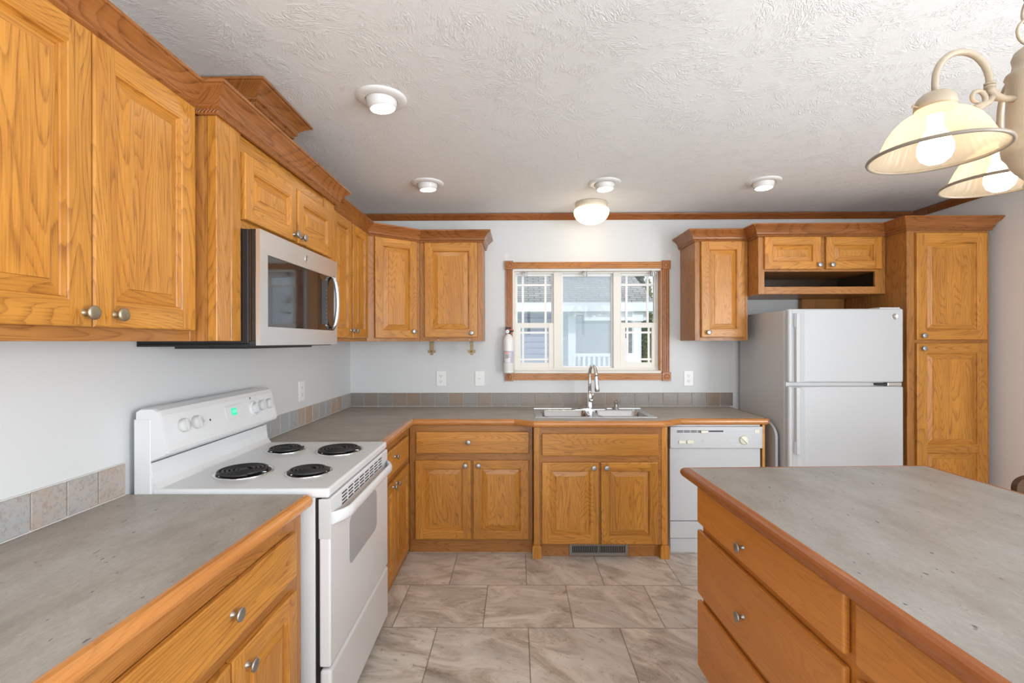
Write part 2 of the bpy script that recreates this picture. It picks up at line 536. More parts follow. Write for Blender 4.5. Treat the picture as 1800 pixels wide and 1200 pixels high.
class MB:
    """collects shapes, with a material slot per material name"""

    def __init__(self):
        self.bm = bmesh.new()
        self.mats = []

    def mi(self, m):
        if m not in self.mats:
            self.mats.append(m)
        return self.mats.index(m)

    def _new(self, before, m, smooth=False):
        i = self.mi(m)
        for f in self.bm.faces:
            if f not in before:
                f.material_index = i
                f.smooth = smooth

    def box(self, x0, x1, y0, y1, z0, z1, m, bev=0.0, seg=2):
        i = self.mi(m)
        t = bmesh.new()
        bmesh.ops.create_cube(t, size=1.0)
        for v in t.verts:
            v.co = Vector(((x0 + x1) / 2 + v.co.x * (x1 - x0), (y0 + y1) / 2 + v.co.y * (y1 - y0), (z0 + z1) / 2 + v.co.z * (z1 - z0)))
        if bev > 0:
            bmesh.ops.bevel(t, geom=list(t.edges), offset=bev, segments=seg, profile=0.5, affect='EDGES')
        self._merge(t, i, False)
        return self

    def _merge(self, t, i, smooth):
        mp = {}
        for v in t.verts:
            mp[v] = self.bm.verts.new(v.co)
        for f in t.faces:
            try:
                nf = self.bm.faces.new([mp[v] for v in f.verts])
                nf.material_index = i
                nf.smooth = smooth or f.smooth
            except ValueError:
                pass
        t.free()

    def poly(self, pts, m, smooth=False):
        f = self.bm.faces.new([self.bm.verts.new(p) for p in pts])
        f.material_index = self.mi(m)
        f.smooth = smooth
        return self

    def quad4(self, a, b, c, d, m):
        return self.poly([a, b, c, d], m)

    def prism(self, pts, z0, z1, m, axis='z'):
        """extrude a 2D polygon; axis is the extrude axis; pts are the other two coords"""
        i = self.mi(m)

        def P(p, h):
            if axis == 'z':
                return (p[0], p[1], h)
            if axis == 'x':
                return (h, p[0], p[1])
            return (p[0], h, p[1])
        a = [self.bm.verts.new(P(p, z0)) for p in pts]
        b = [self.bm.verts.new(P(p, z1)) for p in pts]
        n = len(pts)
        for k in range(n):
            f = self.bm.faces.new([a[k], a[(k + 1) % n], b[(k + 1) % n], b[k]])
            f.material_index = i
        for fs in (a[::-1], b):
            f = self.bm.faces.new(fs)
            f.material_index = i
        return self

    def lathe(self, prof, origin, m, axis=(0, 0, 1), seg=32, flute=0, famp=0.0, smooth=True):
        """prof: list of (r, h) along axis"""
        i = self.mi(m)
        ax = Vector(axis).normalized()
        up = Vector((0, 0, 1)) if abs(ax.z) < 0.9 else Vector((1, 0, 0))
        u = ax.cross(up).normalized()
        v = ax.cross(u).normalized()
        o = Vector(origin)
        rings = []
        for r, h in prof:
            if r < 1e-6:
                rings.append([self.bm.verts.new(o + ax * h)])
            else:
                rg = []
                for k in range(seg):
                    a = 2 * PI * k / seg
                    rr = r * (1 + famp * math.cos(a * flute)) if flute else r
                    rg.append(self.bm.verts.new(o + ax * h + (u * math.cos(a) + v * math.sin(a)) * rr))
                rings.append(rg)
        for a, b in zip(rings, rings[1:]):
            for k in range(seg):
                k2 = (k + 1) % seg
                if len(a) == 1 and len(b) == 1:
                    continue
                if len(a) == 1:
                    vs = [a[0], b[k], b[k2]]
                elif len(b) == 1:
                    vs = [a[k], a[k2], b[0]]
                else:
                    vs = [a[k], a[k2], b[k2], b[k]]
                f = self.bm.faces.new(vs)
                f.material_index = i
                f.smooth = smooth
        return self

    def cyl(self, p0, p1, r, m, r2=None, seg=24, smooth=True):
        p0, p1 = Vector(p0), Vector(p1)
        L = (p1 - p0).length
        r2 = r if r2 is None else r2
        return self.lathe([(0, 0), (r, 0), (r2, L), (0, L)], p0, m, axis=(p1 - p0), seg=seg, smooth=False if seg < 8 else smooth)

    def tube(self, pts, r, m, seg=10, closed=False):
        i = self.mi(m)
        pts = [Vector(p) for p in pts]
        n = len(pts)
        rs = r if isinstance(r, (list, tuple)) else [r] * n
        rings = []
        prev = None
        for k, p in enumerate(pts):
            if closed:
                t = (pts[(k + 1) % n] - pts[k - 1])
            else:
                t = pts[min(k + 1, n - 1)] - pts[max(k - 1, 0)]
            t.normalize()
            if prev is None:
                up = Vector((0, 0, 1)) if abs(t.z) < 0.9 else Vector((1, 0, 0))
                u = t.cross(up).normalized()
            else:
                u = (prev - t * prev.dot(t)).normalized()
            prev = u
            v = t.cross(u)
            rings.append([self.bm.verts.new(p + (u * math.cos(2 * PI * j / seg) + v * math.sin(2 * PI * j / seg)) * rs[k]) for j in range(seg)])
        rng = range(n) if closed else range(n - 1)
        for k in rng:
            a, b = rings[k], rings[(k + 1) % n]
            for j in range(seg):
                f = self.bm.faces.new([a[j], a[(j + 1) % seg], b[(j + 1) % seg], b[j]])
                f.material_index = i
                f.smooth = True
        if not closed:
            for rg in (rings[0][::-1], rings[-1]):
                f = self.bm.faces.new(rg)
                f.material_index = i
        return self

    def sweep(self, path, prof, m, pre=None, post=None, side=1, ropes=(), rope_m='rope_oak', cap=True, closed=False):
        """sweep a closed (out, z) profile along a plan path; side=1: outward is to the right of travel"""
        i = self.mi(m)
        P = [Vector((p[0], p[1])) for p in path]
        ext = ([Vector(pre)] if pre else [None]) + P + ([Vector(post)] if post else [None])
        if closed:
            ext = [P[-1]] + P + [P[0]]
        rings = []
        for k in range(1, len(ext) - 1):
            p = ext[k]
            ns = []
            for a, b in ((ext[k - 1], p), (p, ext[k + 1])):
                if a is None or b is None:
                    continue
                d = (b - a).normalized()
                ns.append(Vector((d.y, -d.x)) * side)
            if len(ns) == 2:
                n = (ns[0] + ns[1])
                n = n / (n.length_squared / 2) if n.length > 1e-6 else ns[0]
            else:
                n = ns[0]
            rings.append([self.bm.verts.new((p.x + n.x * o, p.y + n.y * o, z)) for o, z in prof])
        np_ = len(prof)
        ks = range(len(rings)) if closed else range(len(rings) - 1)
        for k in ks:
            a, b = rings[k], rings[(k + 1) % len(rings)]
            for j in range(np_):
                f = self.bm.faces.new([a[j], a[(j + 1) % np_], b[(j + 1) % np_], b[j]])
                f.material_index = self.mi(rope_m) if j in ropes else i
        if cap and not closed:
            for rg in (rings[0], rings[-1][::-1]):
                f = self.bm.faces.new(rg)
                f.material_index = i
        return self

    def build(self, name, parent=None, world=False, smooth_angle=None):
        bm = self.bm
        if world and parent is not None:
            inv = Matrix.LocRotScale(parent.location, parent.rotation_euler, None).inverted()
            bm.transform(inv)
        bmesh.ops.recalc_face_normals(bm, faces=list(bm.faces))
        me = bpy.data.meshes.new(name)
        bm.to_mesh(me)
        bm.free()
        for mn in self.mats:
            me.materials.append(MATS[mn])
        o = bpy.data.objects.new(name, me)
        C.objects.link(o)
        if parent is not None:
            o.parent = parent
        return o


def tag(o, label=None, cat=None, group=None, kind=None):
    if label:
        o['label'] = label
    if cat:
        o['category'] = cat
    if group:
        o['group'] = group
    if kind:
        o['kind'] = kind
    return o


def thing(name, label, cat, loc=(0, 0, 0), rotz=0.0, group=None):
    o = bpy.data.objects.new(name, None)
    o.empty_display_size = 0.1
    C.objects.link(o)
    o.location = loc
    o.rotation_euler = (0, 0, rotz)
    return tag(o, label, cat, group)


def struct(name, mb, parent=None, label=None):
    o = mb.build(name, parent)
    if parent is None:
        o['kind'] = 'structure'
    return o


def copy_tree(o, parent=None):
    c = o.copy()
    C.objects.link(c)
    c.parent = parent
    for ch in list(o.children):
        copy_tree(ch, c)
    return c


def text_mesh(s, size, m, name, parent, loc, rot, ext=0.0004):
    cu = bpy.data.curves.new(name, 'FONT')
    cu.body = s
    cu.size = size
    cu.extrude = ext
    cu.align_x = 'CENTER'
    cu.align_y = 'CENTER'
    t = bpy.data.objects.new('tmp', cu)
    C.objects.link(t)
    dg = bpy.context.evaluated_depsgraph_get()
    me = bpy.data.meshes.new_from_object(t.evaluated_get(dg))
    bpy.data.objects.remove(t)
    me.materials.clear()
    me.materials.append(MATS[m])
    o = bpy.data.objects.new(name, me)
    C.objects.link(o)
    o.parent = parent
    o.location = loc
    o.rotation_euler = rot
    return o


# ------------------------------------------------------------------ room shell
LX, RX, BY, NY, CZ = -1.31, 3.10, 3.71, -3.0, 2.40
WX0, WX1, WZ0, WZ1 = -0.028, 1.140, 1.148, 1.965      # window opening in the back wall

b = MB()
b.box(LX - 0.15, RX + 0.15, NY - 0.15, BY + 0.15, -0.10, 0.0, 'floor_tile')
struct('floor', b)
b = MB()
b.box(LX - 0.15, RX + 0.15, NY - 0.15, BY + 0.15, CZ, CZ + 0.12, 'ceiling_texture')
struct('ceiling', b)
b = MB()
b.box(LX - 0.15, LX, NY - 0.15, BY + 0.15, 0, CZ, 'wall_paint')
struct('wall_left', b)
b = MB()
b.box(LX, WX0, BY, BY + 0.15, 0, CZ, 'wall_paint')
b.box(WX1, RX, BY, BY + 0.15, 0, CZ, 'wall_paint')
b.box(WX0, WX1, BY, BY + 0.15, 0, WZ0, 'wall_paint')
b.box(WX0, WX1, BY, BY + 0.15, WZ1, CZ, 'wall_paint')
struct('wall_back', b)
b = MB()   # right wall, opened for the added, unseen glass door
b.box(RX, RX + 0.15, 0.50, BY + 0.15, 0, CZ, 'right_wall_lightened')
b.box(RX, RX + 0.15, NY - 0.15, -1.50, 0, CZ, 'right_wall_lightened')
b.box(RX, RX + 0.15, -1.50, 0.50, 2.15, CZ, 'right_wall_lightened')
struct('wall_right', b)
b = MB()
b.box(LX, -0.95, NY - 0.15, NY, 0, CZ, 'wall_paint')
b.box(2.75, RX, NY - 0.15, NY, 0, CZ, 'wall_paint')
b.box(-0.95, 2.75, NY - 0.15, NY, 0, 0.28, 'wall_paint')
b.box(-0.95, 2.75, NY - 0.15, NY, 2.32, CZ, 'wall_paint')
struct('wall_rear', b)
b = MB()
for y0, y1 in ((-1.50, -1.44), (-0.53, -0.47), (0.44, 0.50)):
    b.box(RX + 0.03, RX + 0.09, y0, y1, 0.0, 2.15, 'vinyl', 0.004)
b.box(RX + 0.03, RX + 0.09, -1.44, 0.44, 2.09, 2.15, 'vinyl')
b.box(RX + 0.03, RX + 0.09, -1.44, 0.44, 0.0, 0.06, 'vinyl')
d1 = struct('door_1', b)  # unseen glass door, added as the opening for the side light
b = MB()
b.box(RX + 0.055, RX + 0.061, -1.44, 0.44, 0.06, 2.09, 'pane_glass')
b.build('pane', d1)
b = MB()
for x0 in (-0.95, 0.25, 1.48, 2.69):
    b.box(x0, x0 + 0.06, NY - 0.10, NY - 0.03, 0.28, 2.32, 'vinyl', 0.004)
b.box(-0.95, 2.75, NY - 0.10, NY - 0.03, 0.28, 0.34, 'vinyl')
b.box(-0.95, 2.75, NY - 0.10, NY - 0.03, 2.26, 2.32, 'vinyl')
w2 = struct('unseen_window', b)  # unseen window, added as the opening for the rear light
b = MB()
b.box(-0.89, 2.69, NY - 0.068, NY - 0.062, 0.34, 2.26, 'pane_glass')
b.build('pane', w2)

# oak crown along back and right walls
cp = [(0, 2.395), (0, 2.352), (0.006, 2.350), (0.010, 2.356), (0.014, 2.362), (0.020, 2.370), (0.032, 2.380), (0.037, 2.388), (0.040, 2.395)]
b = MB()
b.sweep([(LX, BY), (RX, BY)], cp, 'trim_oak', post=(RX, 0))
struct('trim_1', b)
b = MB()
b.sweep([(RX, BY), (RX, NY)], cp, 'trim_oak', pre=(LX, BY))
struct('trim_2', b)
b = MB()   # bare strip of wall beside the refrigerator
b.box(1.690, 1.712, BY - 0.004, BY, 0.89, 1.395, 'cream_edge')
struct('trim_3', b)

# ------------------------------------------------------------------ kitchen window
b = MB()
GY = 3.80
# jamb liner
b.box(WX0 + 0.0005, WX0 + 0.012, BY, BY + 0.15, WZ0, WZ1, 'vinyl')
b.box(WX1 - 0.012, WX1 - 0.0005, BY, BY + 0.15, WZ0, WZ1, 'casing_oak')
b.box(WX0 + 0.012, WX1 - 0.012, BY, BY + 0.15, WZ1 - 0.012, WZ1, 'vinyl')
b.box(WX0 + 0.012, WX1 - 0.012, BY - 0.01, BY + 0.15, WZ0, WZ0 + 0.012, 'vinyl')
win = struct('window_1', b)


def fluted(x0, x1, z0, z1, vert, name='casing'):
    b = MB()
    y0 = BY
    b.box(x0, x1, y0 - 0.010, y0, z0, z1, 'trim_oak_v' if vert else 'casing_oak')
    for k in range(4):
        if vert:
            wv = (x1 - x0) / 4
            a = x0 + wv * k + 0.0022
            b.prism([(a, y0 - 0.008), (a + wv * 0.12, y0 - 0.019), (a + wv * 0.58, y0 - 0.019), (a + wv * 0.70, y0 - 0.008)], z0, z1, 'trim_oak_v')
        else:
            wv = (z1 - z0) / 4
            a = z0 + wv * k + 0.0022
            b.prism([(y0 - 0.008, a), (y0 - 0.019, a + wv * 0.12), (y0 - 0.019, a + wv * 0.58), (y0 - 0.008, a + wv * 0.70)], x0, x1, 'casing_oak', axis='x')
    return b.build(name, win)


CW = 0.060
CX0, CX1, CZ0, CZ1 = -0.088, 1.200, 1.094, 2.026
fluted(CX0 + 0.004, CX0 + CW - 0.002, CZ0 + CW, CZ1 - CW, True)
fluted(CX1 - CW + 0.002, CX1 - 0.004, CZ0 + CW, CZ1 - CW, True)
fluted(CX0 + CW, CX1 - CW, CZ1 - CW + 0.004, CZ1 - 0.004, False)
fluted(CX0 + CW, CX1 - CW, CZ0 + 0.002, CZ0 + CW - 0.004, False)
for cx in (CX0 + CW / 2, CX1 - CW / 2):
    for cz in (CZ0 + CW / 2, CZ1 - CW / 2):
        b = MB()
        h = CW / 2 + 0.003
        b.box(cx - h, cx + h, BY - 0.024, BY, cz - h, cz + h, 'trim_oak_v', 0.002)
        b.lathe([(0.024, 0), (0.024, 0.002), (0.020, 0.004), (0.017, 0.0), (0.013, 0.0), (0.010, 0.004), (0.006, 0.001), (0.003, 0.004), (0, 0.004)],
                (cx, BY - 0.0245, cz), 'trim_oak_v', axis=(0, -1, 0), seg=28)
        b.build('rosette_block', win)

IX0, IX1, IZ0, IZ1 = WX0 + 0.012, WX1 - 0.012, WZ0 + 0.012, WZ1 - 0.012


def frame_ring(b, x0, x1, z0, z1, w, y0, y1, m, wb=None, wt=None):
    wb = w if wb is None else wb
    wt = w if wt is None else wt
    b.box(x0, x0 + w, y0, y1, z0, z1, m, 0.002, 1)
    b.box(x1 - w, x1, y0, y1, z0, z1, m, 0.002, 1)
    b.box(x0 + w, x1 - w, y0 + 0.001, y1 - 0.001, z0, z0 + wb, m)
    b.box(x0 + w, x1 - w, y0 + 0.001, y1 - 0.001, z1 - wt, z1, m)


# window px landmarks converted at depth 3.80 m
M1a, M1b, M2a, M2b = 0.296, 0.362, 0.772, 0.828
b = MB()
frame_ring(b, IX0, IX1, IZ0, IZ1, 0.012, 3.77, 3.85, 'vinyl')
b.box(M1a, M1b, 3.765, 3.85, IZ0, IZ1, 'vinyl', 0.003)
b.box(M2a, M2b, 3.765, 3.85, IZ0, IZ1, 'vinyl', 0.003)
b.box(IX0, IX1, 3.764, 3.85, IZ0, IZ0 + 0.028, 'vinyl', 0.003)
b.build('window_frame', win)
b = MB()
b.box(IX0, IX1, 3.700, 3.764, IZ0, IZ0 + 0.010, 'vinyl', 0.003)
b.build('sill', win)
for x0, x1 in ((IX0 + 0.010, M1a), (M2b, IX1 - 0.010)):
    zu0, zu1 = 1.520, IZ1 - 0.012
    b = MB()
    frame_ring(b, x0, x1, zu0, zu1, 0.014, 3.80, 3.835, 'muntin', wb=0.026, wt=0.016)
    su = b.build('upper_sash', win)
    b = MB()
    frame_ring(b, x0, x1, IZ0 + 0.026, 1.548, 0.040, 3.772, 3.80, 'vinyl', wb=0.045, wt=0.040)
    sl = b.build('lower_sash', win)
    xa, xb = x0 + 0.058, x1 - 0.062
    b = MB()
    for xx in (xa, xb):
        b.box(xx - 0.009, xx + 0.009, 3.812, 3.820, zu0, zu1, 'muntin')
    b.box(x0, x1, 3.8125, 3.8195, 1.845, 1.863, 'muntin')
    b.build('grille', su)
    b = MB()
    for xx in (xa, xb):
        b.box(xx - 0.008, xx + 0.008, 3.783, 3.789, IZ0 + 0.05, 1.53, 'muntin')
    b.box(x0 + 0.02, x1 - 0.02, 3.7835, 3.7885, 1.462, 1.478, 'muntin')
    b.box(x0 + 0.02, x1 - 0.02, 3.7835, 3.7885, 1.248, 1.264, 'muntin')
    b.build('grille', sl)
    b = MB()
    b.box(x0 + 0.01, x1 - 0.01, 3.822, 3.826, zu0 + 0.01, zu1 - 0.01, 'pane_glass')
    b.build('pane', su)
    b = MB()
    b.box(x0 + 0.03, x1 - 0.03, 3.791, 3.795, IZ0 + 0.05, 1.525, 'pane_glass')
    b.build('pane', sl)
b = MB()
frame_ring(b, M1b, M2a, IZ0 + 0.026, IZ1 - 0.012, 0.012, 3.80, 3.835, 'muntin', wb=0.016, wt=0.020)
sf = b.build('picture_sash', win)
b = MB()
b.box(M1b + 0.01, M2a - 0.01, 3.816, 3.820, IZ0 + 0.035, IZ1 - 0.025, 'hazy_glass')
b.build('pane', sf)

for cx, lab in ((0.072, 'small metal blind bracket at top left inside the window'),
                (0.545, 'small metal blind bracket at top middle of the window'),
                (1.078, 'small metal blind bracket at top right inside the window')):
    b = MB()
    b.box(cx - 0.016, cx + 0.016, 3.722, 3.75, IZ1 - 0.006, IZ1, 'pewter')
    b.box(cx - 0.016, cx - 0.011, 3.722, 3.75, IZ1 - 0.036, IZ1, 'pewter')
    b.box(cx + 0.011, cx + 0.016, 3.722, 3.75, IZ1 - 0.036, IZ1, 'pewter')
    b.box(cx - 0.006, cx + 0.006, 3.722, 3.728, IZ1 - 0.044, IZ1, 'pewter', 0.002)
    tag(b.build('blind_bracket'), lab, 'bracket', 'blind brackets')

for cx, cz, lab in ((-0.078, 2.066, 'pale patch of filler on wall above left window corner'), (1.193, 2.062, 'pale patch of filler on wall above right window corner')):
    b = MB()
    pts = [(cx + 0.018 * math.cos(a) * (1 + 0.15 * math.sin(3 * a)), cz + 0.032 * math.sin(a) * (1 + 0.1 * math.cos(2 * a))) for a in [2 * PI * k / 24 for k in range(24)]]
    b.prism(pts, BY - 0.0012, BY, 'patch_paint', axis='y')
    tag(b.build('wall_patch'), lab, 'wall patch', 'filler patches over the window')

# ------------------------------------------------------------------ knobs, doors, drawers


def knob(parent, x, z, y=0.0, m='pewter', name='knob', r=0.0155):
    b = MB()
    s = r / 0.0155
    b.lathe([(0.0085 * s, 0), (0.0075 * s, 0.002), (0.0055 * s, 0.005), (0.0050 * s, 0.010), (0.007 * s, 0.014), (0.0125 * s, 0.017),
             (0.0162 * s, 0.0195), (0.0168 * s, 0.0215), (0.0160 * s, 0.0240), (0.0125 * s, 0.0255), (0, 0.0265)], (0, 0, 0), m, axis=(0, -1, 0), seg=24)
    o = b.build(name, parent)
    o.location = (x, y, z)
    return o


def panel_door(parent, x0, x1, z0, z1, kn=None, km='pewter', mids=(), wv='oak_v', wh='oak_h', sw=0.055, t=0.020, name='door'):
    """raised-panel door, front at y=-t of the face frame; local origin at its lower-left-back corner"""
    W, H = x1 - x0, z1 - z0
    b = MB()
    yF = -t
    e = 0.004
    # edges and back
    b.quad4((0, -0.001, 0), (W, -0.001, 0), (W, -0.001, H), (0, -0.001, H), wv)

    def ring(r0, r1, y0, y1, mv, mh, X0=0, X1=W, Z0=0, Z1=H):
        a = [(X0 + r0, y0, Z0 + r0), (X1 - r0, y0, Z0 + r0), (X1 - r0, y0, Z1 - r0), (X0 + r0, y0, Z1 - r0)]
        c = [(X0 + r1, y1, Z0 + r1), (X1 - r1, y1, Z0 + r1), (X1 - r1, y1, Z1 - r1), (X0 + r1, y1, Z1 - r1)]
        for k in range(4):
            b.quad4(a[k], a[(k + 1) % 4], c[(k + 1) % 4], c[k], mh if k in (0, 2) else mv)
    ring(0, 0, -0.001, yF + e, wv, wh)
    ring(0, e * 0.4, yF + e, yF + e * 0.35, wv, wh)
    ring(e * 0.4, e * 1.2, yF + e * 0.35, yF, wv, wh)
    s = e * 1.2
    # stiles
    b.quad4((s, yF, s), (sw, yF, s), (sw, yF, H - s), (s, yF, H - s), wv)
    b.quad4((W - sw, yF, s), (W - s, yF, s), (W - s, yF, H - s), (W - sw, yF, H - s), wv)
    # rails
    zs = [s] + [v for mz in mids for v in (mz - z0 - sw / 2, mz - z0 + sw / 2)] + [H - s]
    b.quad4((sw, yF, s), (W - sw, yF, s), (W - sw, yF, sw), (sw, yF, sw), wh)
    b.quad4((sw, yF, H - sw), (W - sw, yF, H - sw), (W - sw, yF, H - s), (sw, yF, H - s), wh)
    cells = []
    lo = sw
    for mz in mids:
        c0, c1 = mz - z0 - sw * 0.35, mz - z0 + sw * 0.35
        b.quad4((sw, yF, c0), (W - sw, yF, c0), (W - sw, yF, c1), (sw, yF, c1), wh)
        cells.append((lo, c0))
        lo = c1
    cells.append((lo, H - sw))
    rb = min(0.030, (W - 2 * sw) * 0.16, (H - 2 * sw) * 0.22)
    for c0, c1 in cells:
        k = dict(X0=sw, X1=W - sw, Z0=c0, Z1=c1)
        ring(0, 0.0025, yF, yF + 0.0022, wv, wh, **k)
        ring(0.0025, 0.006, yF + 0.0022, yF + 0.0022, wv, wh, **k)
        ring(0.006, 0.0085, yF + 0.0022, yF + 0.0100, wv, wh, **k)
        ring(0.0085, 0.011, yF + 0.0100, yF + 0.0125, wv, wh, **k)
        ring(0.011, 0.011 + rb, yF + 0.0125, yF + 0.0045, wv, wh, **k)
        ring(0.011 + rb, 0.0120 + rb, yF + 0.0045, yF + 0.0015, wv, wh, **k)
        q = 0.0120 + rb
        b.quad4((sw + q, yF + 0.0015, c0 + q), (W - sw - q, yF + 0.0015, c0 + q), (W - sw - q, yF + 0.0015, c1 - q), (sw + q, yF + 0.0015, c1 - q), wv)
    o = b.build(name, parent)
    o.location = (x0, 0, z0)
    if kn:
        knob(o, kn[0] - x0, kn[1] - z0, -t, km)
    return o


def slab_front(parent, x0, x1, z0, z1, kn=None, m='oak_h', t=0.020, name='drawer', bev=0.006):
    W, H = x1 - x0, z1 - z0
    b = MB()
    b.box(0, W, -t, -0.001, 0, H, m, bev, 3)
    o = b.build(name, parent)
    o.location = (x0, 0, z0)
    for (kx, kz) in (kn or []):
        knob(o, kx - x0, kz - z0, -t)
    return o


def carcass(parent, w, d, z0, z1, stile=0.035, wv='frame_v', wh='frame_h', name='cabinet_body', toe=None, open_bottom=False):
    b = MB()
    b.box(0, w, 0.018, d, z0, z1, wv)
    b.build(name, parent)
    b = MB()
    b.box(0, stile, 0, 0.018, z0, z1, wv, 0.0015, 1)
    b.box(w - stile, w, 0, 0.018, z0, z1, wv, 0.0015, 1)
    b.box(stile, w - stile, 0.0006, 0.018, z0, z1, wh)
    return b.build('face_frame', parent)


CROWN = [(0, 2.112), (0.010, 2.112), (0.013, 2.116), (0.0145, 2.121), (0.013, 2.126), (0.015, 2.128), (0.021, 2.133), (0.022, 2.138),
         (0.020, 2.142), (0.024, 2.150), (0.032, 2.161), (0.044, 2.173), (0.054, 2.181), (0.056, 2.184), (0.062, 2.186), (0.062, 2.195), (0, 2.195)]


def crown(parent, path, pre=None, post=None, prof=CROWN):
    b = MB()
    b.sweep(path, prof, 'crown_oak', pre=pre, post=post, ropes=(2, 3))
    return b.build('crown_moulding', parent, world=True)


ROT_L = R(90)
UZ0, UZ1 = 1.403, 2.185
FA = -1.008   # frame plane of the shallow uppers on the left wall

# --- wall cabinet, near left
g_w = 0.747
t = thing('wall_cabinet', 'oak wall cabinet with two tall doors, nearest at upper left', 'cabinet', (FA, 0.730, UZ0), ROT_L)
t.location.z = 0
carcass(t, g_w, FA - LX, UZ0, UZ1, 0.03)
panel_door(t, 0.012, 0.362, 1.436, 2.124, kn=(0.342, 1.468), km='bronze', sw=0.058)
panel_door(t, 0.366, 0.717, 1.436, 2.124, kn=(0.424, 1.468), km='bronze', sw=0.058)
crown(t, [(FA, 0.730), (FA, 1.477)])

# --- cabinet over the microwave, deeper, with fluted filler
FR = -0.955
t = thing('microwave_cabinet', 'deeper oak cabinet with two short doors above the steel microwave', 'cabinet', (FR, 1.477, 0), ROT_L)
w_r = 2.452 - 1.477
b = MB()
b.box(0.131, 0.845, 0.018, FR - LX, 1.795, UZ1, 'frame_v')
b.box(0.0, 0.131, 0.018, FR - LX, UZ0, UZ1, 'frame_v')
b.box(0.845, w_r, 0.018, FR - LX, UZ0, UZ1, 'frame_v')
b.build('cabinet_body', t)
b = MB()
b.box(0, 0.075, -0.012, 0.018, UZ0, UZ1, 'oak_v', 0.002, 1)
b.box(0.0765, 0.131, -0.012, 0.018, UZ0, UZ1, 'oak_v', 0.002, 1)
b.box(0.131, 0.845, 0, 0.018, 1.795, UZ1, 'oak_h')
b.box(0.845, w_r, -0.006, 0.018, UZ0, UZ1, 'oak_v', 0.002, 1)
b.build('face_frame', t)
panel_door(t, 0.140, 0.516, 1.823, 2.054, kn=(0.492, 1.850), sw=0.050, t=0.024)
panel_door(t, 0.532, 0.905, 1.823, 2.054, kn=(0.556, 1.850), sw=0.050, t=0.024)
crown(t, [(FA + 0.004, 1.477), (-0.943, 1.477), (-0.943, 2.452), (FA + 0.004, 2.452)])

# --- duct chase on top
t = thing('duct_chase', 'boxed oak duct cover with crown, on top of the microwave cabinet', 'duct cover', (-1.02, 1.832, 0), ROT_L)
b = MB()
b.box(0, 0.283, 0, -1.02 - LX, 2.196, 2.392, 'oak_v', 0.002, 1)
for k in range(9):
    b.box(0.030 * k + 0.012, 0.030 * k + 0.016, -0.002, 0.001, 2.196, 2.33, 'crown_oak')
b.build('chase_box', t)
cpf = [(o * 1.2, 2.315 + (z - 2.112) * 0.96) for o, z in CROWN]
crown(t, [(LX, 1.832), (-1.02, 1.832), (-1.02, 2.115), (LX, 2.115)], prof=cpf)

# --- narrow double-door cabinet
t = thing('wall_cabinet', 'oak wall cabinet with two narrow doors right of the microwave', 'cabinet', (FA, 2.456, 0), ROT_L)
carcass(t, 0.700, FA - LX, UZ0, UZ1, 0.03)
panel_door(t, 0.085, 0.372, 1.424, 2.118, kn=(0.352, 1.468), sw=0.050)
panel_door(t, 0.398, 0.680, 1.424, 2.118, kn=(0.420, 1.468), sw=0.050)
D0, D1 = (FA, 3.156), (-0.700, 3.405)
crown(t, [(FA, 2.456), (FA, 3.156)], post=D1)

# --- diagonal corner cabinet
dv = Vector((D1[0] - D0[0], D1[1] - D0[1]))
dl = dv.length
ang = math.atan2(dv.y, dv.x)
t = thing('corner_wall_cabinet', 'oak corner wall cabinet with one door set diagonally', 'cabinet', (D0[0], D0[1], 0), ang)
b = MB()
b.prism([(LX, 3.158), (D0[0], 3.158), (D0[0] + 0.001, 3.158), (D1[0] - 0.001, 3.404), (D1[0] - 0.001, BY), (LX, BY)], UZ0, UZ1, 'frame_v')
inv_off = None
b.build('cabinet_body', t, world=True)
b = MB()
b.box(0, dl, -0.004, 0.012, UZ0, UZ1, 'frame_v', 0.0015, 1)
b.build('face_frame', t)
panel_door(t, 0.055, dl - 0.030, 1.424, 2.112, kn=(dl - 0.062, 1.472), sw=0.052)
for o in t.children:
    if o.name.startswith('door'):
        o.location.y = -0.004
crown(t, [D0, D1], pre=(FA, 2.4), post=(0, 3.405))

# --- back wall, left single-door cabinet
t = thing('wall_cabinet', 'oak wall cabinet with single door left of the window', 'cabinet', (-0.698, 3.405, 0), 0)
carcass(t, 0.452, BY - 3.405, UZ0, UZ1, 0.034)
panel_door(t, 0.036, 0.416, 1.430, 2.112, kn=(0.376, 1.462), sw=0.055)
crown(t, [(-0.700, 3.405), (-0.246, 3.405), (-0.246, BY)], pre=D0)
for sx in (0.135, 0.360):
    b = MB()
    b.lathe([(0.004, 0), (0.004, 0.001), (0, 0.002)], (sx, -0.0, 1.413), 'vinyl', axis=(0, -1, 0), seg=12)
    b.build('screw', t)
for hx, wd, lab in ((-0.632, 0.017, 'small brass towel hook under oak cabinet, left of the two'), (-0.334, 0.012, 'small brass towel hook under oak cabinet, right of the two')):
    b = MB()
    b.box(hx - wd, hx + wd, 3.50, 3.53, 1.396, 1.402, 'aged_brass', 0.001, 1)
    b.box(hx - wd, hx + wd * 0.9, 3.506, 3.512, 1.335, 1.400, 'aged_brass', 0.002, 1)
    b.prism([(hx - 0.028, 1.318), (hx - 0.028, 1.338), (hx + 0.028, 1.338), (hx + 0.028, 1.318), (hx + 0.012, 1.312), (hx + 0.010, 1.300), (hx - 0.010, 1.300), (hx - 0.012, 1.312)], 3.504, 3.514, 'aged_brass', axis='y')
    b.cyl((hx, 3.500, 1.326), (hx, 3.52, 1.326), 0.007, 'aged_brass', seg=14)
    tag(b.build('towel_hook'), lab, 'hook', 'brass hooks under the cabinet')

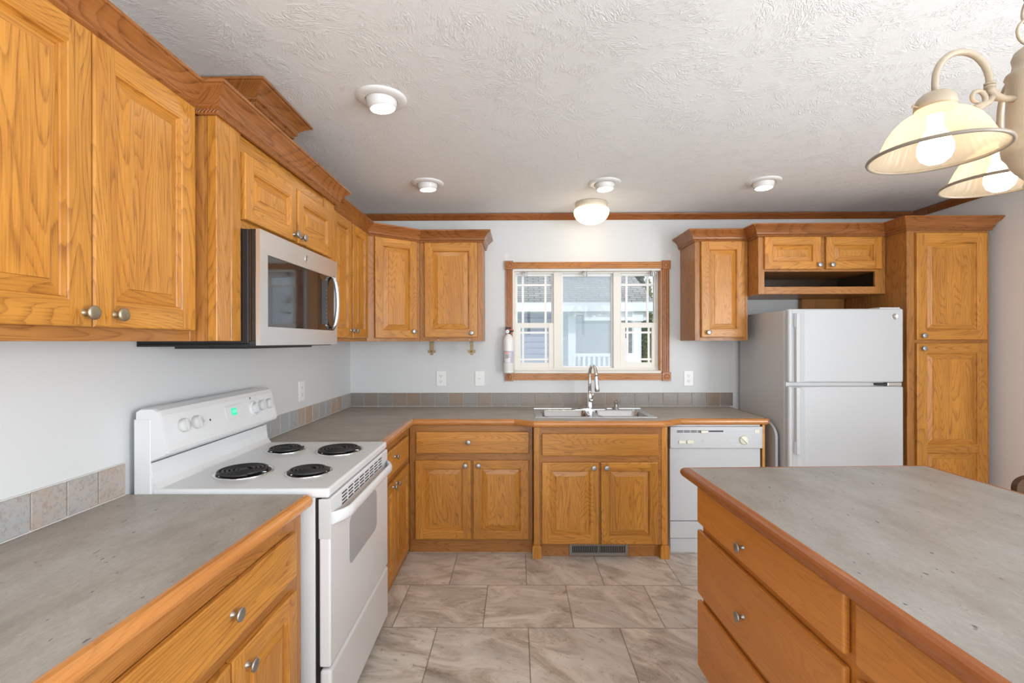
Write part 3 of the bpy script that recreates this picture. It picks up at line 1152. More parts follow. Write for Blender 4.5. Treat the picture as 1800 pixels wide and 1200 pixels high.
# --- right of window
t = thing('wall_cabinet', 'oak wall cabinet with single door right of the window', 'cabinet', (1.282, 3.405, 0), 0)
carcass(t, 0.378, BY - 3.405, UZ0, UZ1, 0.036)
panel_door(t, 0.040, 0.352, 1.426, 2.114, kn=(0.086, 1.462), sw=0.055)
crown(t, [(1.282, BY), (1.282, 3.405), (1.660, 3.405)], post=(1.9, 3.405))

# --- over the refrigerator
FF = 3.26
t = thing('refrigerator_cabinet', 'short oak cabinet with two doors and open slot above refrigerator', 'cabinet', (1.662, FF, 0), 0)
wf = 0.866
b = MB()
dd = BY - FF
b.box(0, wf, 0.018, dd, 1.876, UZ1, 'frame_v')
b.box(0, 0.030, 0.018, dd, 1.722, 1.876, 'frame_v')
b.box(wf - 0.030, wf, 0.018, dd, 1.722, 1.876, 'frame_v')
b.box(0.030, wf - 0.030, 0.018, dd, 1.722, 1.740, 'frame_v')
b.box(0.03, wf - 0.03, dd - 0.012, dd - 0.002, 1.74, 1.876, 'walnut_and_slot_shade')  # dark lining puts the slot's inner shade into the wood colour
b.box(0.03, 0.033, 0.018, dd - 0.012, 1.74, 1.876, 'walnut_and_slot_shade')
b.box(wf - 0.033, wf - 0.03, 0.018, dd - 0.012, 1.74, 1.876, 'walnut_and_slot_shade')
b.box(0.033, wf - 0.033, 0.019, dd - 0.012, 1.739, 1.742, 'walnut_and_slot_shade')
b.build('cabinet_body', t)
b = MB()
b.box(0, 0.042, 0, 0.018, 1.722, UZ1, 'frame_v', 0.0015, 1)
b.box(wf - 0.070, wf, 0, 0.018, 1.722, UZ1, 'frame_v', 0.0015, 1)
b.box(0.042, wf - 0.070, 0.0005, 0.018, 1.876, UZ1, 'frame_h')
b.box(0.042, wf - 0.070, 0, 0.018, 1.722, 1.772, 'frame_h', 0.0015, 1)
b.build('face_frame', t)
panel_door(t, 0.036, 0.418, 1.890, 2.112, kn=(0.400, 1.918), sw=0.050)
panel_door(t, 0.453, 0.830, 1.890, 2.110, kn=(0.486, 1.918), sw=0.050)
crown(t, [(1.662, 3.40), (1.662, FF), (1.662 + wf, FF)])
b = MB()
b.box(2.20, 2.524, 3.66, BY - 0.001, 1.60, 1.7215, 'frame_v')
b.build('filler_panel', t, world=True)
# --- pantry
FP = 3.085
t = thing('pantry_cabinet', 'tall oak pantry cabinet standing between refrigerator and right wall', 'cabinet', (2.530, FP, 0), 0)
carcass(t, 0.527, BY - FP, 0.0, UZ1, 0.05)
panel_door(t, 0.050, 0.500, 1.406, 2.096, kn=(0.083, 1.432), sw=0.060)
panel_door(t, 0.050, 0.500, 0.110, 1.384, kn=(0.083, 1.350), mids=(0.704,), sw=0.060)
crown(t, [(2.530, FF + 0.0), (2.530, FP), (3.057, FP), (3.057, BY)], pre=None)

# ------------------------------------------------------------------ base cabinets
BZ = 0.848


def toe(t, w, y, h=0.088, x0=0.0):
    b = MB()
    b.box(x0, w, y, y + 0.015, 0.0, h, 'frame_h')
    b.build('toe_board', t)


# near left
t = thing('base_cabinet', 'oak base cabinet with drawer and two doors left of the stove', 'cabinet', (-0.715, 0.520, 0), ROT_L)
w = 1.556 - 0.520
carcass(t, w, -0.715 - LX, 0.088, BZ, 0.05)
toe(t, w, 0.05)
slab_front(t, 0.280, 0.968, 0.660, 0.802, kn=[(0.626, 0.735)])
panel_door(t, 0.280, 0.622, 0.100, 0.617, kn=(0.570, 0.570), sw=0.052)
panel_door(t, 0.630, 0.968, 0.100, 0.617, kn=(0.688, 0.570), sw=0.052)
# far left
t = thing('base_cabinet', 'oak base cabinet with drawer between the stove and the corner', 'cabinet', (-0.715, 2.352, 0), ROT_L)
w = 3.130 - 2.352
carcass(t, w, -0.715 - LX, 0.02, BZ, 0.012)
toe(t, w, 0.004, 0.03)
slab_front(t, 0.016, 0.685, 0.655, 0.797, kn=[(0.330, 0.747)])
panel_door(t, 0.014, 0.322, 0.060, 0.612, kn=(0.292, 0.585), sw=0.050)
panel_door(t, 0.330, 0.700, 0.060, 0.612, kn=(0.366, 0.585), sw=0.050)
# back left
t = thing('base_cabinet', 'oak base cabinet with wide drawer left of the sink cabinet', 'cabinet', (-0.713, 3.132, 0), 0)
w = 0.818
carcass(t, w, BY - 3.132, 0.088, BZ, 0.04)
toe(t, w, 0.008)
slab_front(t, 0.047, 0.795, 0.661, 0.804, kn=[(0.395, 0.738)])
panel_door(t, 0.040, 0.410, 0.094, 0.616, kn=(0.374, 0.584), sw=0.052)
panel_door(t, 0.424, 0.793, 0.094, 0.616, kn=(0.460, 0.584), sw=0.052)
# sink base
SY = 3.055
t = thing('sink_cabinet', 'protruding oak sink cabinet with two doors and footed corner posts', 'cabinet', (0.107, SY, 0), 0)
w = 0.868
b = MB()
b.box(0.002, w - 0.002, 0.018, BY - SY, 0.088, 0.690, 'frame_v')
b.box(0.002, 0.020, 0.018, BY - SY, 0.690, BZ, 'frame_v')
b.box(w - 0.020, w - 0.002, 0.018, BY - SY, 0.690, BZ, 'frame_v')
b.build('cabinet_body', t)
b = MB()
b.box(0.040, w - 0.040, 0.0006, 0.018, 0.088, BZ, 'frame_h')
b.build('face_frame', t)
for x0, x1 in ((0.0, 0.046), (w - 0.046, w)):
    b = MB()
    b.box(x0 + 0.003, x1 - 0.003, -0.004, 0.03, 0.075, BZ, 'oak_v', 0.004, 2)
    b.prism([(x0 + 0.003, 0.088), (x0 - 0.006, 0.074), (x0 - 0.006, 0.0), (x1 + 0.006, 0.0), (x1 + 0.006, 0.074), (x1 - 0.003, 0.088)], -0.014, 0.05, 'oak_v', axis='y')
    b.build('post', t)
slab_front(t, 0.055, 0.803, 0.664, 0.806, name='false_drawer_front')
panel_door(t, 0.054, 0.420, 0.098, 0.622, kn=(0.386, 0.590), sw=0.050)
panel_door(t, 0.434, 0.800, 0.098, 0.622, kn=(0.468, 0.590), sw=0.050)
toe(t, w - 0.04, 0.030, 0.09, 0.04)
b = MB()
vx0, vx1, vz0, vz1, vy = 0.340, 0.722, 0.008, 0.089, 0.084 + 2.99
b.box(vx0, vx1, vy + 0.004, vy + 0.010, vz0, vz1, 'dark')
frame_ring(b, vx0, vx1, vz0, vz1, 0.018, vy - 0.002, vy + 0.009, 'register_metal')
nsl = 30
for k in range(nsl + 1):
    x = vx0 + 0.018 + (vx1 - vx0 - 0.036) * k / nsl
    ww = 0.0035 if k != nsl // 2 else 0.009
    b.box(x - ww / 2, x + ww / 2, vy, vy + 0.006, vz0 + 0.016, vz1 - 0.016, 'register_metal')
b.box(vx1 - 0.034, vx1 - 0.028, vy - 0.006, vy, 0.035, 0.062, 'register_metal', 0.002)
o = tag(b.build('air_register'), 'bronze louvred floor heating register under the sink doors', 'vent')
# end panel right of dishwasher
b = MB()
b.box(1.622, 1.640, 3.135, BY - 0.002, 0.0, BZ, 'oak_v', 0.0015, 1)
tag(b.build('end_panel'), 'narrow oak end panel at right of the dishwasher', 'panel')
b = MB()
b.box(0.979, 0.993, 3.120, BY - 0.002, 0.0, BZ, 'oak_v', 0.0015, 1)
tag(b.build('filler_strip'), 'thin dark oak filler between sink cabinet and dishwasher', 'panel')

# ------------------------------------------------------------------ worktops
CT0, CT1 = 0.852, 0.890


def nose_prof(z0=0.849, z1=0.8905, o=0.026):
    zc, h = (z0 + z1) / 2, (z1 - z0) / 2
    pts = [(-0.001, z0), (-0.001, z1)]
    pts += [(0.0 + 0.004, z1)]
    for k in range(9):
        a = PI / 2 - PI * k / 8
        pts.append((0.006 + (o - 0.006) * math.cos(a), zc + h * math.sin(a)))
    return pts


t = thing('worktop', 'grey laminate worktop with oak edge left of the stove', 'worktop', (LX, 0.50, 0), ROT_L)
b = MB()
b.prism([(LX + 0.001, 0.50), (-0.732, 0.50), (-0.705, 1.572), (LX + 0.001, 1.572)], CT0, CT1, 'laminate')
b.build('slab', t, world=True)
b = MB()
b.sweep([(-0.732, 0.50), (-0.705, 1.560)], nose_prof(), 'nose_oak')
b.lathe([(0.0, -0.0205), (0.012, -0.0195), (0.022, -0.012), (0.0252, 0.0), (0.022, 0.012), (0.012, 0.0195), (0, 0.0205)], (-0.705, 1.560, 0.870), 'nose_oak', seg=24)
b.build('oak_edge', t, world=True)

t = thing('worktop', 'L-shaped grey laminate worktop with oak edge holding the sink', 'worktop', (LX, BY, 0), 0)
b = MB()
HX0, HX1, HY0, HY1 = 0.165, 0.900, 3.175, 3.540
b.box(LX + 0.001, -0.70, 2.350, BY - 0.001, CT0, CT1, 'laminate')
b.box(-0.70, -0.01, 3.112, BY - 0.001, CT0, CT1, 'laminate')
b.prism([(-0.01, 3.112), (0.115, 3.036), (HX0, 3.036), (HX0, BY - 0.001), (-0.01, BY - 0.001)], CT0, CT1, 'laminate')
b.box(HX0, HX1, 3.036, HY0, CT0, CT1, 'laminate')
b.box(HX0, HX1, HY1, BY - 0.001, CT0, CT1, 'laminate')
b.prism([(HX1, 3.036), (0.93, 3.036), (1.07, 3.130), (1.07, BY - 0.001), (HX1, BY - 0.001)], CT0, CT1, 'laminate')
b.box(1.07, 1.645, 3.130, BY - 0.001, CT0, CT1, 'laminate')
b.build('slab', t, world=True)
b = MB()
b.sweep([(-0.70, 2.352), (-0.70, 3.112), (-0.01, 3.112), (0.115, 3.036), (0.93, 3.036), (1.07, 3.130), (1.632, 3.130), (1.645, 3.143), (1.645, BY - 0.002)], nose_prof(), 'nose_oak')
b.build('oak_edge', t, world=True)

# backsplashes


def splash_x(x0, x1):
    b = MB()
    b.box(x0, x1, BY - 0.006, BY - 0.001, 0.891, 1.000, 'grout')
    k = math.ceil((x0 + 1.31) / TP - 1e-6)
    x = -1.31
    while x < x1 - 0.01:
        a, c = x + 0.0015, min(x + TP, x1) - 0.0015
        b.box(a, c, BY - 0.011, BY - 0.005, 0.895, 0.998, 'tile_back', 0.002, 1)
        x += TP
    return b.build('tile_backsplash')


def splash_y(y0, y1):
    b = MB()
    b.box(LX + 0.001, LX + 0.006, y0, y1, 0.891, 1.000, 'grout')
    for k in range(-10, 60):
        a, c = 3.71 - 40 * TPL + k * TPL, 3.71 - 40 * TPL + (k + 1) * TPL
        a, c = max(a, y0), min(c, y1)
        if c - a < 0.012:
            continue
        b.box(LX + 0.005, LX + 0.011, a + 0.0015, c - 0.0015, 0.895, 0.998, 'tile_left', 0.002, 1)
    return b.build('tile_backsplash')


tag(splash_x(LX + 0.012, 1.688), 'row of slate tiles along back wall behind the sink', 'backsplash')
tag(splash_y(2.352, BY - 0.012), 'row of slate tiles on left wall between stove and corner', 'backsplash')
tag(splash_y(0.50, 1.560), 'row of slate tiles on left wall nearest, left of stove', 'backsplash')

# ------------------------------------------------------------------ island
IR = R(2.1)
IO = Vector((0.698, 1.884))
t = thing('kitchen_island', 'oak kitchen island with stacked drawers and grey laminate top', 'island', (0.735, 1.884, 0), R(-90) + IR)
# local x runs toward the viewer (world -Y), local y into the island (+X)
b = MB()
b.box(0.012, 2.05, 0.018, 0.88, 0.09, 0.850, 'island_oak')
b.box(0.05, 2.05, 0.07, 0.83, 0.0, 0.09, 'island_oak')
b.build('cabinet_body', t)
b = MB()
b.box(0.012, 2.05, 0.0, 0.018, 0.09, 0.850, 'island_oak')
b.build('face_frame', t)
for cx0, cx1 in ((0.0, 0.800), (0.832, 1.640)):
    for z0, z1 in ((0.682, 0.824), (0.404, 0.655), (0.115, 0.377)):
        slab_front(t, cx0, cx1, z0, z1, kn=[((cx0 + cx1) / 2 - 0.045 + (0.002 if cx0 else 0), (z0 + z1) / 2 - 0.018)], m='island_oak', t=0.020, bev=0.007)
b = MB()
b.box(-0.020, 2.10, -0.042, 0.930, CT0, CT1, 'laminate_dimmed')
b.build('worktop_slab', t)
b = MB()
pr = nose_prof(o=0.027)
b.sweep([(-0.020, -0.042), (2.10, -0.042), (2.10, 0.93), (-0.02, 0.93)], pr, 'island_nose', closed=True)
b.build('oak_edge', t)

# ------------------------------------------------------------------ range
RW = 0.756
t = thing('electric_range', 'white freestanding electric stove with four coil burners', 'stove', (-0.648, 1.586, 0), ROT_L + R(0.9))
RD = 0.640
b = MB()
b.box(0.004, RW - 0.004, 0.035, RD, 0.06, 0.878, 'enamel', 0.003)
b.box(0.05, RW - 0.05, 0.10, RD - 0.05, 0.0, 0.06, 'dark')
b.build('body', t)
b = MB()
b.box(0.010, RW - 0.010, 0.020, 0.034, 0.10, 0.868, 'dark')
b.build('door_gasket', t)
# cooktop with rounded rim
b = MB()
b.box(0, RW, -0.014, RD - 0.06, 0.872, 0.905, 'enamel', 0.009, 4)
b.build('cooktop', t)
# backguard body: profile in (y, z)
b = MB()
pf = [(RD - 0.075, 0.885), (RD - 0.082, 0.905), (RD - 0.066, 0.925), (RD - 0.060, 0.960), (RD - 0.058, 0.992), (RD - 0.006, 0.992), (RD, 0.97), (RD, 0.885)]
b.prism(pf, 0.002, RW - 0.002, 'enamel', axis='x')
b.build('splash_guard', t)
b = MB()
pp = [(RD - 0.052, 0.994), (RD - 0.100, 1.014), (RD - 0.112, 1.022), (RD - 0.114, 1.032), (RD - 0.088, 1.150), (RD - 0.080, 1.168), (RD - 0.062, 1.178), (RD - 0.02, 1.176), (RD - 0.006, 1.168), (RD - 0.004, 1.130), (RD - 0.004, 0.994)]
tb = bmesh.new()
n = len(pp)
xs = [(0.0, 0.955), (0.010, 0.992), (0.024, 1.0), (RW - 0.024, 1.0), (RW - 0.010, 0.992), (RW, 0.955)]
cy, cz = RD - 0.055, 1.085
rings = [[tb.verts.new((x, cy + (p[0] - cy) * s, cz + (p[1] - cz) * s)) for p in pp] for x, s in xs]
for a, c in zip(rings, rings[1:]):
    for k in range(n):
        tb.faces.new([a[k], a[(k + 1) % n], c[(k + 1) % n], c[k]])
tb.faces.new(rings[0])
tb.faces.new(rings[-1][::-1])
b._merge(tb, b.mi('enamel'), False)
cpnl = b.build('control_panel', t)
b = MB()
b.box(-0.002, 0.003, RD - 0.056, RD - 0.002, 0.885, 1.140, 'enamel', 0.001, 1)
b.build('side_trim', t)
# things on the tilted panel: frame of reference
p_lo, p_hi = Vector((0, RD - 0.114, 1.032)), Vector((0, RD - 0.088, 1.150))
upv = (p_hi - p_lo).normalized()
nrm = Vector((0, -upv.z, upv.y))          # outward from the panel


def on_panel(x, s):
    return p_lo + (p_hi - p_lo) * s + Vector((x, 0, 0))


tilt = math.atan2(upv.y, upv.z)
for x, s, r in ((0.095, 0.60, 0.0235), (0.165, 0.60, 0.0235), (0.560, 0.56, 0.0235), (0.628, 0.60, 0.0235), (0.692, 0.60, 0.0235)):
    c = on_panel(x, s)
    b = MB()
    if x == 0.560:
        b.lathe([(0.034, 0), (0.034, 0.004), (0.032, 0.006), (0, 0.006)], c, 'enamel', axis=nrm, seg=32)
    b.lathe([(r, 0.001), (r, 0.012), (r - 0.002, 0.016), (0, 0.017)], c, 'knob_grey', axis=nrm, seg=32)
    g = c + nrm * 0.017
    d = upv
    q = Vector((1, 0, 0)) * 0.004
    vv = [g + d * (r - 0.003) + q, g + d * (r - 0.003) - q, g - d * (r - 0.003) - q, g - d * (r - 0.003) + q]
    vt = [v + nrm * 0.007 for v in vv]
    for k in range(4):
        b.poly([vv[k], vv[(k + 1) % 4], vt[(k + 1) % 4], vt[k]], 'knob_grey')
    b.poly(vt, 'knob_grey')
    b.build('burner_knob', t)


def panel_plate(b, x0, x1, s0, s1, m, lift):
    q = [on_panel(x0, s0), on_panel(x1, s0), on_panel(x1, s1), on_panel(x0, s1)]
    f = [v + nrm * lift for v in q]
    b.poly(f, m)
    for k in range(4):
        b.poly([q[k], q[(k + 1) % 4], f[(k + 1) % 4], f[k]], m)


b = MB()
panel_plate(b, 0.350, 0.480, 0.40, 0.85, 'enamel', 0.0035)
panel_plate(b, 0.3475, 0.4825, 0.385, 0.865, 'knob_grey', 0.001)
cl = b.build('clock_panel', t)
b = MB()
panel_plate(b, 0.385, 0.425, 0.50, 0.76, 'display_green', 0.0042)
b.build('display', cl)
c = on_panel(0.405, 0.63) + nrm * 0.0048
text_mesh('1:26', 0.018, 'digit_green', 'digits', cl, c, (R(90) - tilt, 0, 0), 0.0002)
for x, s in ((0.245, 0.52), (0.545, 0.93)):
    b = MB()
    panel_plate(b, x, x + 0.007, s, s + 0.07, 'dark', 0.0006)
    b.build('indicator_light', t)
for x, s in ((0.205, 0.42), (0.213, 0.56), (0.205, 0.70), (0.36, 0.70), (0.36, 0.52), (0.595, 0.90), (0.655, 0.93), (0.60, 0.35), (0.660, 0.35)):
    b = MB()
    panel_plate(b, x, x + 0.010, s, s + 0.035, 'knob_grey', 0.0005)
    b.build('printed_mark', t)


def burner(cx, cy, r):
    z = 0.9056
    b = MB()
    b.lathe([(r + 0.014, 0.0), (r + 0.014, 0.003), (r + 0.009, 0.004), (r + 0.004, 0.001), (r * 0.7, -0.0005), (0, -0.0005)], (cx, cy, z), 'chrome', seg=40)
    b.lathe([(r + 0.003, 0.0022), (r * 0.5, 0.0012), (0, 0.0012)], (cx, cy, z), 'dark', seg=40)
    pan = b.build('drip_pan', t)
    b = MB()
    turns = 4.6 if r > 0.085 else 3.8
    r0 = 0.022
    pts = []
    N = int(turns * 26)
    for k in range(N + 1):
        a = 2 * PI * turns * k / N
        rr = r0 + (r - r0) * k / N
        pts.append((cx + rr * math.cos(a), cy + rr * math.sin(a), z + 0.010))
    b.tube(pts, 0.0052, 'coil', seg=8)
    b.lathe([(0.018, 0), (0.018, 0.009), (0.010, 0.011), (0, 0.011)], (cx, cy, z + 0.002), 'coil', seg=24)
    for a in (0.4, 2.5, 4.6):
        p0 = Vector((cx + 0.015 * math.cos(a), cy + 0.015 * math.sin(a), z + 0.004))
        p1 = Vector((cx + r * math.cos(a), cy + r * math.sin(a), z + 0.004))
        b.tube([p0, p1], 0.0022, 'chrome', seg=6)
    b.build('heating_coil', pan)


burner(0.205, 0.385, 0.090)
burner(0.205, 0.140, 0.072)
burner(0.575, 0.400, 0.072)
burner(0.560, 0.150, 0.090)
# oven door
b = MB()
b.box(0.002, RW - 0.002, -0.018, 0.020, 0.300, 0.868, 'enamel', 0.006, 3)
od = b.build('oven_door', t)
b = MB()
b.box(-0.0005, 0.004, -0.020, 0.021, 0.735, 0.869, 'enamel_grey', 0.0015, 1)
b.build('end_cap', od)


def rrect(x0, x1, z0, z1, r, n=6):
    pts = []
    for cx, cz, a0 in ((x1 - r, z0 + r, -90), (x1 - r, z1 - r, 0), (x0 + r, z1 - r, 90), (x0 + r, z0 + r, 180)):
        for k in range(n + 1):
            a = R(a0 + 90 * k / n)
            pts.append((cx + r * math.cos(a), cz + r * math.sin(a)))
    return pts


b = MB()
b.prism(rrect(0.19, 0.555, 0.555, 0.735, 0.03), -0.0195, -0.010, 'oven_glass', axis='y')
b.build('oven_window', od)
b = MB()
for k in range(8):
    for j in range(4):
        x0 = 0.115 + k * 0.068
        zz = 0.812 + j * 0.0125
        b.box(x0, x0 + 0.050, -0.0192, -0.0165, zz, zz + 0.0048, 'dark')
b.build('vent_slots', od)
b = MB()   # curved handle
hp = []
for k in range(21):
    u = k / 20
    x = 0.020 + (RW - 0.040) * u
    o_ = 0.018 + 0.036 * min(1, math.sin(PI * u) * 3.2) ** 0.6
    hp.append((x, -o_, 0.798))
i = b.mi('enamel')
rings = []
for x, y, z in hp:
    rings.append([b.bm.verts.new((x, y + 0.010 * math.cos(2 * PI * j / 14), z + 0.021 * math.sin(2 * PI * j / 14))) for j in range(14)])
for a, c in zip(rings, rings[1:]):
    for j in range(14):
        f = b.bm.faces.new([a[j], a[(j + 1) % 14], c[(j + 1) % 14], c[j]])
        f.smooth = True
b.bm.faces.new(rings[0][::-1])
b.bm.faces.new(rings[-1])
b.build('handle', od)
b = MB()
b.box(0.002, RW - 0.002, -0.020, 0.020, 0.045, 0.290, 'enamel', 0.012, 4)
b.build('storage_drawer', t)

# ------------------------------------------------------------------ microwave
MX = -0.880
t = thing('microwave_oven', 'stainless over-the-range microwave with black glass door', 'microwave', (MX, 1.612, 0), ROT_L)
mw, mz0, mz1 = 0.696, 1.388, 1.789
b = MB()
b.box(0.0, mw, 0.040, MX * 1.0 - LX - 0.002, mz0 + 0.006, mz1, 'dark', 0.003)
b.box(0.0, mw, 0.030, MX - LX - 0.002, mz0 - 0.004, mz0 + 0.006, 'dark', 0.002)
b.build('casing', t)
b = MB()
b.box(0.06, mw - 0.10, 0.08, 0.34, mz0 - 0.012, mz0 - 0.003, 'dark', 0.002)
b.build('grease_filter', t)
b = MB()
b.box(0.0, mw, 0.012, 0.040, mz0, mz1, 'black_gloss', 0.003)
# steel skin with the window hole
wx0, wx1, wz0, wz1 = 0.052, 0.672, 1.454, 1.708
for a0, a1, c0, c1 in ((0, mw, wz1, mz1), (0, mw, mz0, wz0), (0, wx0, wz0, wz1), (wx1, mw, wz0, wz1)):
    b.box(a0, a1, 0.0, 0.014, c0, c1, 'stainless')
dr = b.build('door', t)
b = MB()
b.prism(rrect(wx0, wx1, wz0, wz1, 0.008, 3), 0.0035, 0.012, 'black_gloss', axis='y')
b.build('window', dr)
b = MB()
b.box(0.515, 0.585, 0.0008, 0.004, 1.480, 1.685, 'dark', 0.002)
for k in range(9):
    b.box(0.566, 0.574, 0.0002, 0.001, 1.495 + k * 0.018, 1.497 + k * 0.018, 'pewter')
b.build('control_pad', dr)
b = MB()
hp = []
for k in range(15):
    u = k / 14
    hp.append((0.630, -0.004 - 0.024 * math.sin(PI * u) ** 0.5, 1.462 + 0.248 * u))
b.tube(hp, 0.0095, 'stainless', seg=12)
b.build('handle', dr)


def emblem(parent, x, y, z, r, ring_m, letters='GE', size=None):
    b = MB()
    b.lathe([(r, 0), (r, 0.0016), (r * 0.88, 0.0022), (r * 0.84, 0.0010), (0, 0.0010)], (x, y, z), ring_m, axis=(0, -1, 0), seg=28)
    o = b.build('emblem', parent)
    text_mesh(letters, size or r * 0.95, 'pewter', 'monogram', o, (x, y - 0.0012, z), (R(90), 0, 0), 0.0006)
    return o


emblem(dr, 0.362, 0.0, 1.748, 0.017, 'stainless')

# ------------------------------------------------------------------ dishwasher
t = thing('dishwasher', 'white built-in dishwasher with dial below the worktop', 'dishwasher', (1.000, 3.122, 0), 0)
dw = 0.612
b = MB()
b.box(0.010, dw - 0.006, 0.035, 0.55, 0.02, 0.845, 'enamel_grey')
b.box(0.010, dw - 0.006, 0.012, 0.036, 0.835, 0.848, 'knob_grey')
b.build('tub', t)
b = MB()
b.box(0.010, dw - 0.006, 0.006, 0.035, 0.215, 0.694, 'fridge_white', 0.004, 2)
b.build('door', t)
b = MB()
b.box(0.008, dw, -0.012, 0.035, 0.696, 0.838, 'fridge_white', 0.004, 2)
cpn = b.build('control_panel', t)
b = MB()
for k in range(4):
    x0 = 0.052 + k * 0.045
    for j in range(3):
        b.box(x0, x0 + 0.040, -0.0130, -0.0110, 0.801 + j * 0.0052, 0.8042 + j * 0.0052, 'dark')
b.box(0.235, 0.355, -0.0130, -0.0110, 0.804, 0.814, 'dark')
b.build('vent_grille', cpn)
b = MB()
b.box(0.205, 0.255, -0.026, -0.012, 0.797, 0.814, 'bisque', 0.004, 2)
b.build('latch', cpn)
b = MB()
b.box(0.030, dw - 0.022, -0.0126, -0.0118, 0.792, 0.7935, 'enamel_grey')
b.box(0.030, dw - 0.022, -0.0126, -0.0118, 0.820, 0.8215, 'enamel_grey')
b.box(0.560, 0.590, -0.014, -0.0118, 0.797, 0.818, 'bisque')
b.build('groove_lines', cpn)
for x0 in (0.062, 0.116):
    b = MB()
    b.box(x0, x0 + 0.044, -0.020, -0.012, 0.727, 0.750, 'bisque', 0.003, 2)
    b.build('push_button', cpn)
b = MB()
b.lathe([(0.029, 0), (0.029, 0.004), (0.026, 0.012), (0.024, 0.013), (0, 0.013)], (0.487, -0.012, 0.752), 'bisque', axis=(0, -1, 0), seg=36)
v0 = Vector((0.487, -0.025, 0.752))
d_, q_ = Vector((0.7, 0, -0.7)), Vector((0.7, 0, 0.7))
pv = [v0 + d_ * 0.030 + q_ * 0.004, v0 - d_ * 0.030 + q_ * 0.004, v0 - d_ * 0.030 - q_ * 0.004, v0 + d_ * 0.030 - q_ * 0.004]
pt = [p + Vector((0, -0.008, 0)) for p in pv]
for k in range(4):
    b.poly([pv[k], pv[(k + 1) % 4], pt[(k + 1) % 4], pt[k]], 'bisque')
b.poly(pt, 'bisque')
b.build('dial', cpn)
emblem(cpn, 0.218, -0.012, 0.744, 0.008, 'knob_grey')
b = MB()
b.box(0.392, 0.424, -0.0124, -0.0118, 0.744, 0.748, 'knob_grey')
b.build('printed_word', cpn)
for x0, z0 in ((0.445, 0.775), (0.525, 0.768), (0.445, 0.718), (0.075, 0.762), (0.125, 0.762)):
    b = MB()
    b.box(x0, x0 + 0.018, -0.0124, -0.0118, z0, z0 + 0.003, 'knob_grey')
    b.build('printed_mark', cpn)
b = MB()
b.box(0.012, dw - 0.010, 0.010, 0.035, 0.098, 0.210, 'fridge_white', 0.003, 2)
b.box(0.016, dw - 0.012, 0.020, 0.045, 0.0, 0.093, 'fridge_white', 0.002, 1)
b.build('kick_plate', t)

# ------------------------------------------------------------------ refrigerator
t = thing('refrigerator', 'white top-freezer refrigerator between counter and tall pantry cabinet', 'refrigerator', (1.722, 3.008, 0), 0)
fw = 0.724
b = MB()
b.box(0.0, fw, 0.050, 0.655, 0.03, 1.595, 'fridge_side', 0.006, 3)
b.box(0.03, fw - 0.03, 0.08, 0.60, 0.0, 0.03, 'dark')
b.build('cabinet_body', t)
b = MB()
b.box(0.006, fw - 0.006, 0.038, 0.052, 0.06, 1.590, 'knob_grey')
b.build('door_gasket', t)


def fdoor(z0, z1, hz0, hz1, up):
    b = MB()
    b.box(0.0, fw, -0.002, 0.040, z0, z1, 'fridge_white', 0.012, 4)
    b.prism([(0.022, -0.004), (0.050, -0.014), (0.075, -0.010), (0.105, -0.001), (0.105, 0.01), (0.022, 0.01)], z0 + 0.004, z1 - 0.004, 'fridge_white')
    d = b.build('freezer_door' if up else 'fresh_food_door', t)
    b = MB()
    b.prism([(0.030, -0.006), (0.034, -0.030), (0.052, -0.034), (0.062, -0.028), (0.066, -0.010)], hz0, hz1, 'fridge_white')
    b.prism([(0.026, -0.004), (0.029, -0.022), (0.036, -0.022), (0.036, -0.004)], hz1 - 0.085 if up else hz0, hz1 if up else hz0 + 0.075, 'enamel_grey')
    b.build('handle', d)
    return d


fd = fdoor(1.136, 1.603, 1.142, 1.572, True)
fdoor(0.070, 1.112, 0.690, 1.106, False)
emblem(fd, 0.668, -0.002, 1.553, 0.020, 'chrome')
b = MB()
b.box(fw - 0.10, fw - 0.01, 0.000, 0.052, 1.1135, 1.1345, 'chrome', 0.003)
b.box(fw - 0.16, fw - 0.10, 0.006, 0.045, 1.118, 1.130, 'dark')
b.build('hinge', t)
b = MB()
b.box(fw - 0.14, fw - 0.012, 0.01, 0.11, 1.596, 1.612, 'enamel_grey', 0.004)
b.build('hinge_cover', t)
# rounded board leaning in the gap
b = MB()
pts = [(3.10, 0.0), (3.68, 0.0), (3.68, 0.86)]
for k in range(9):
    a = R(90 + 90 * k / 8)
    pts.append((3.23 + 0.13 * math.cos(a), 0.765 + 0.095 * math.sin(a)))
b.prism(pts, 1.690, 1.706, 'fridge_side', axis='x')
tag(b.build('round_cornered_board'), 'pale board with rounded top corner standing against refrigerator side', 'board')

# ------------------------------------------------------------------ sink and faucet
t = thing('kitchen_sink', 'stainless double-bowl sink set into the worktop under window', 'sink', (0.53, 3.36, 0.89), 0)


def rr_loop(x0, x1, y0, y1, r, z, n=6):
    return [(p[0], p[1], z) for p in rrect(x0, x1, y0, y1, r, n)]


def loft(b, loops, m):
    vs = [[b.bm.verts.new(p) for p in lp] for lp in loops]
    i = b.mi(m)
    for a, c in zip(vs, vs[1:]):
        n = len(a)
        for k in range(n):
            f = b.bm.faces.new([a[k], a[(k + 1) % n], c[(k + 1) % n], c[k]])
            f.material_index = i
            f.smooth = True
    f = b.bm.faces.new(vs[-1])
    f.material_index = i


sx0, sx1, sy0, sy1 = 0.130, 0.928, 3.150, 3.565
B1 = (0.175, 0.502, 3.190, 3.480)
B2 = (0.560, 0.885, 3.190, 3.480)
b = MB()
zt = 0.8945
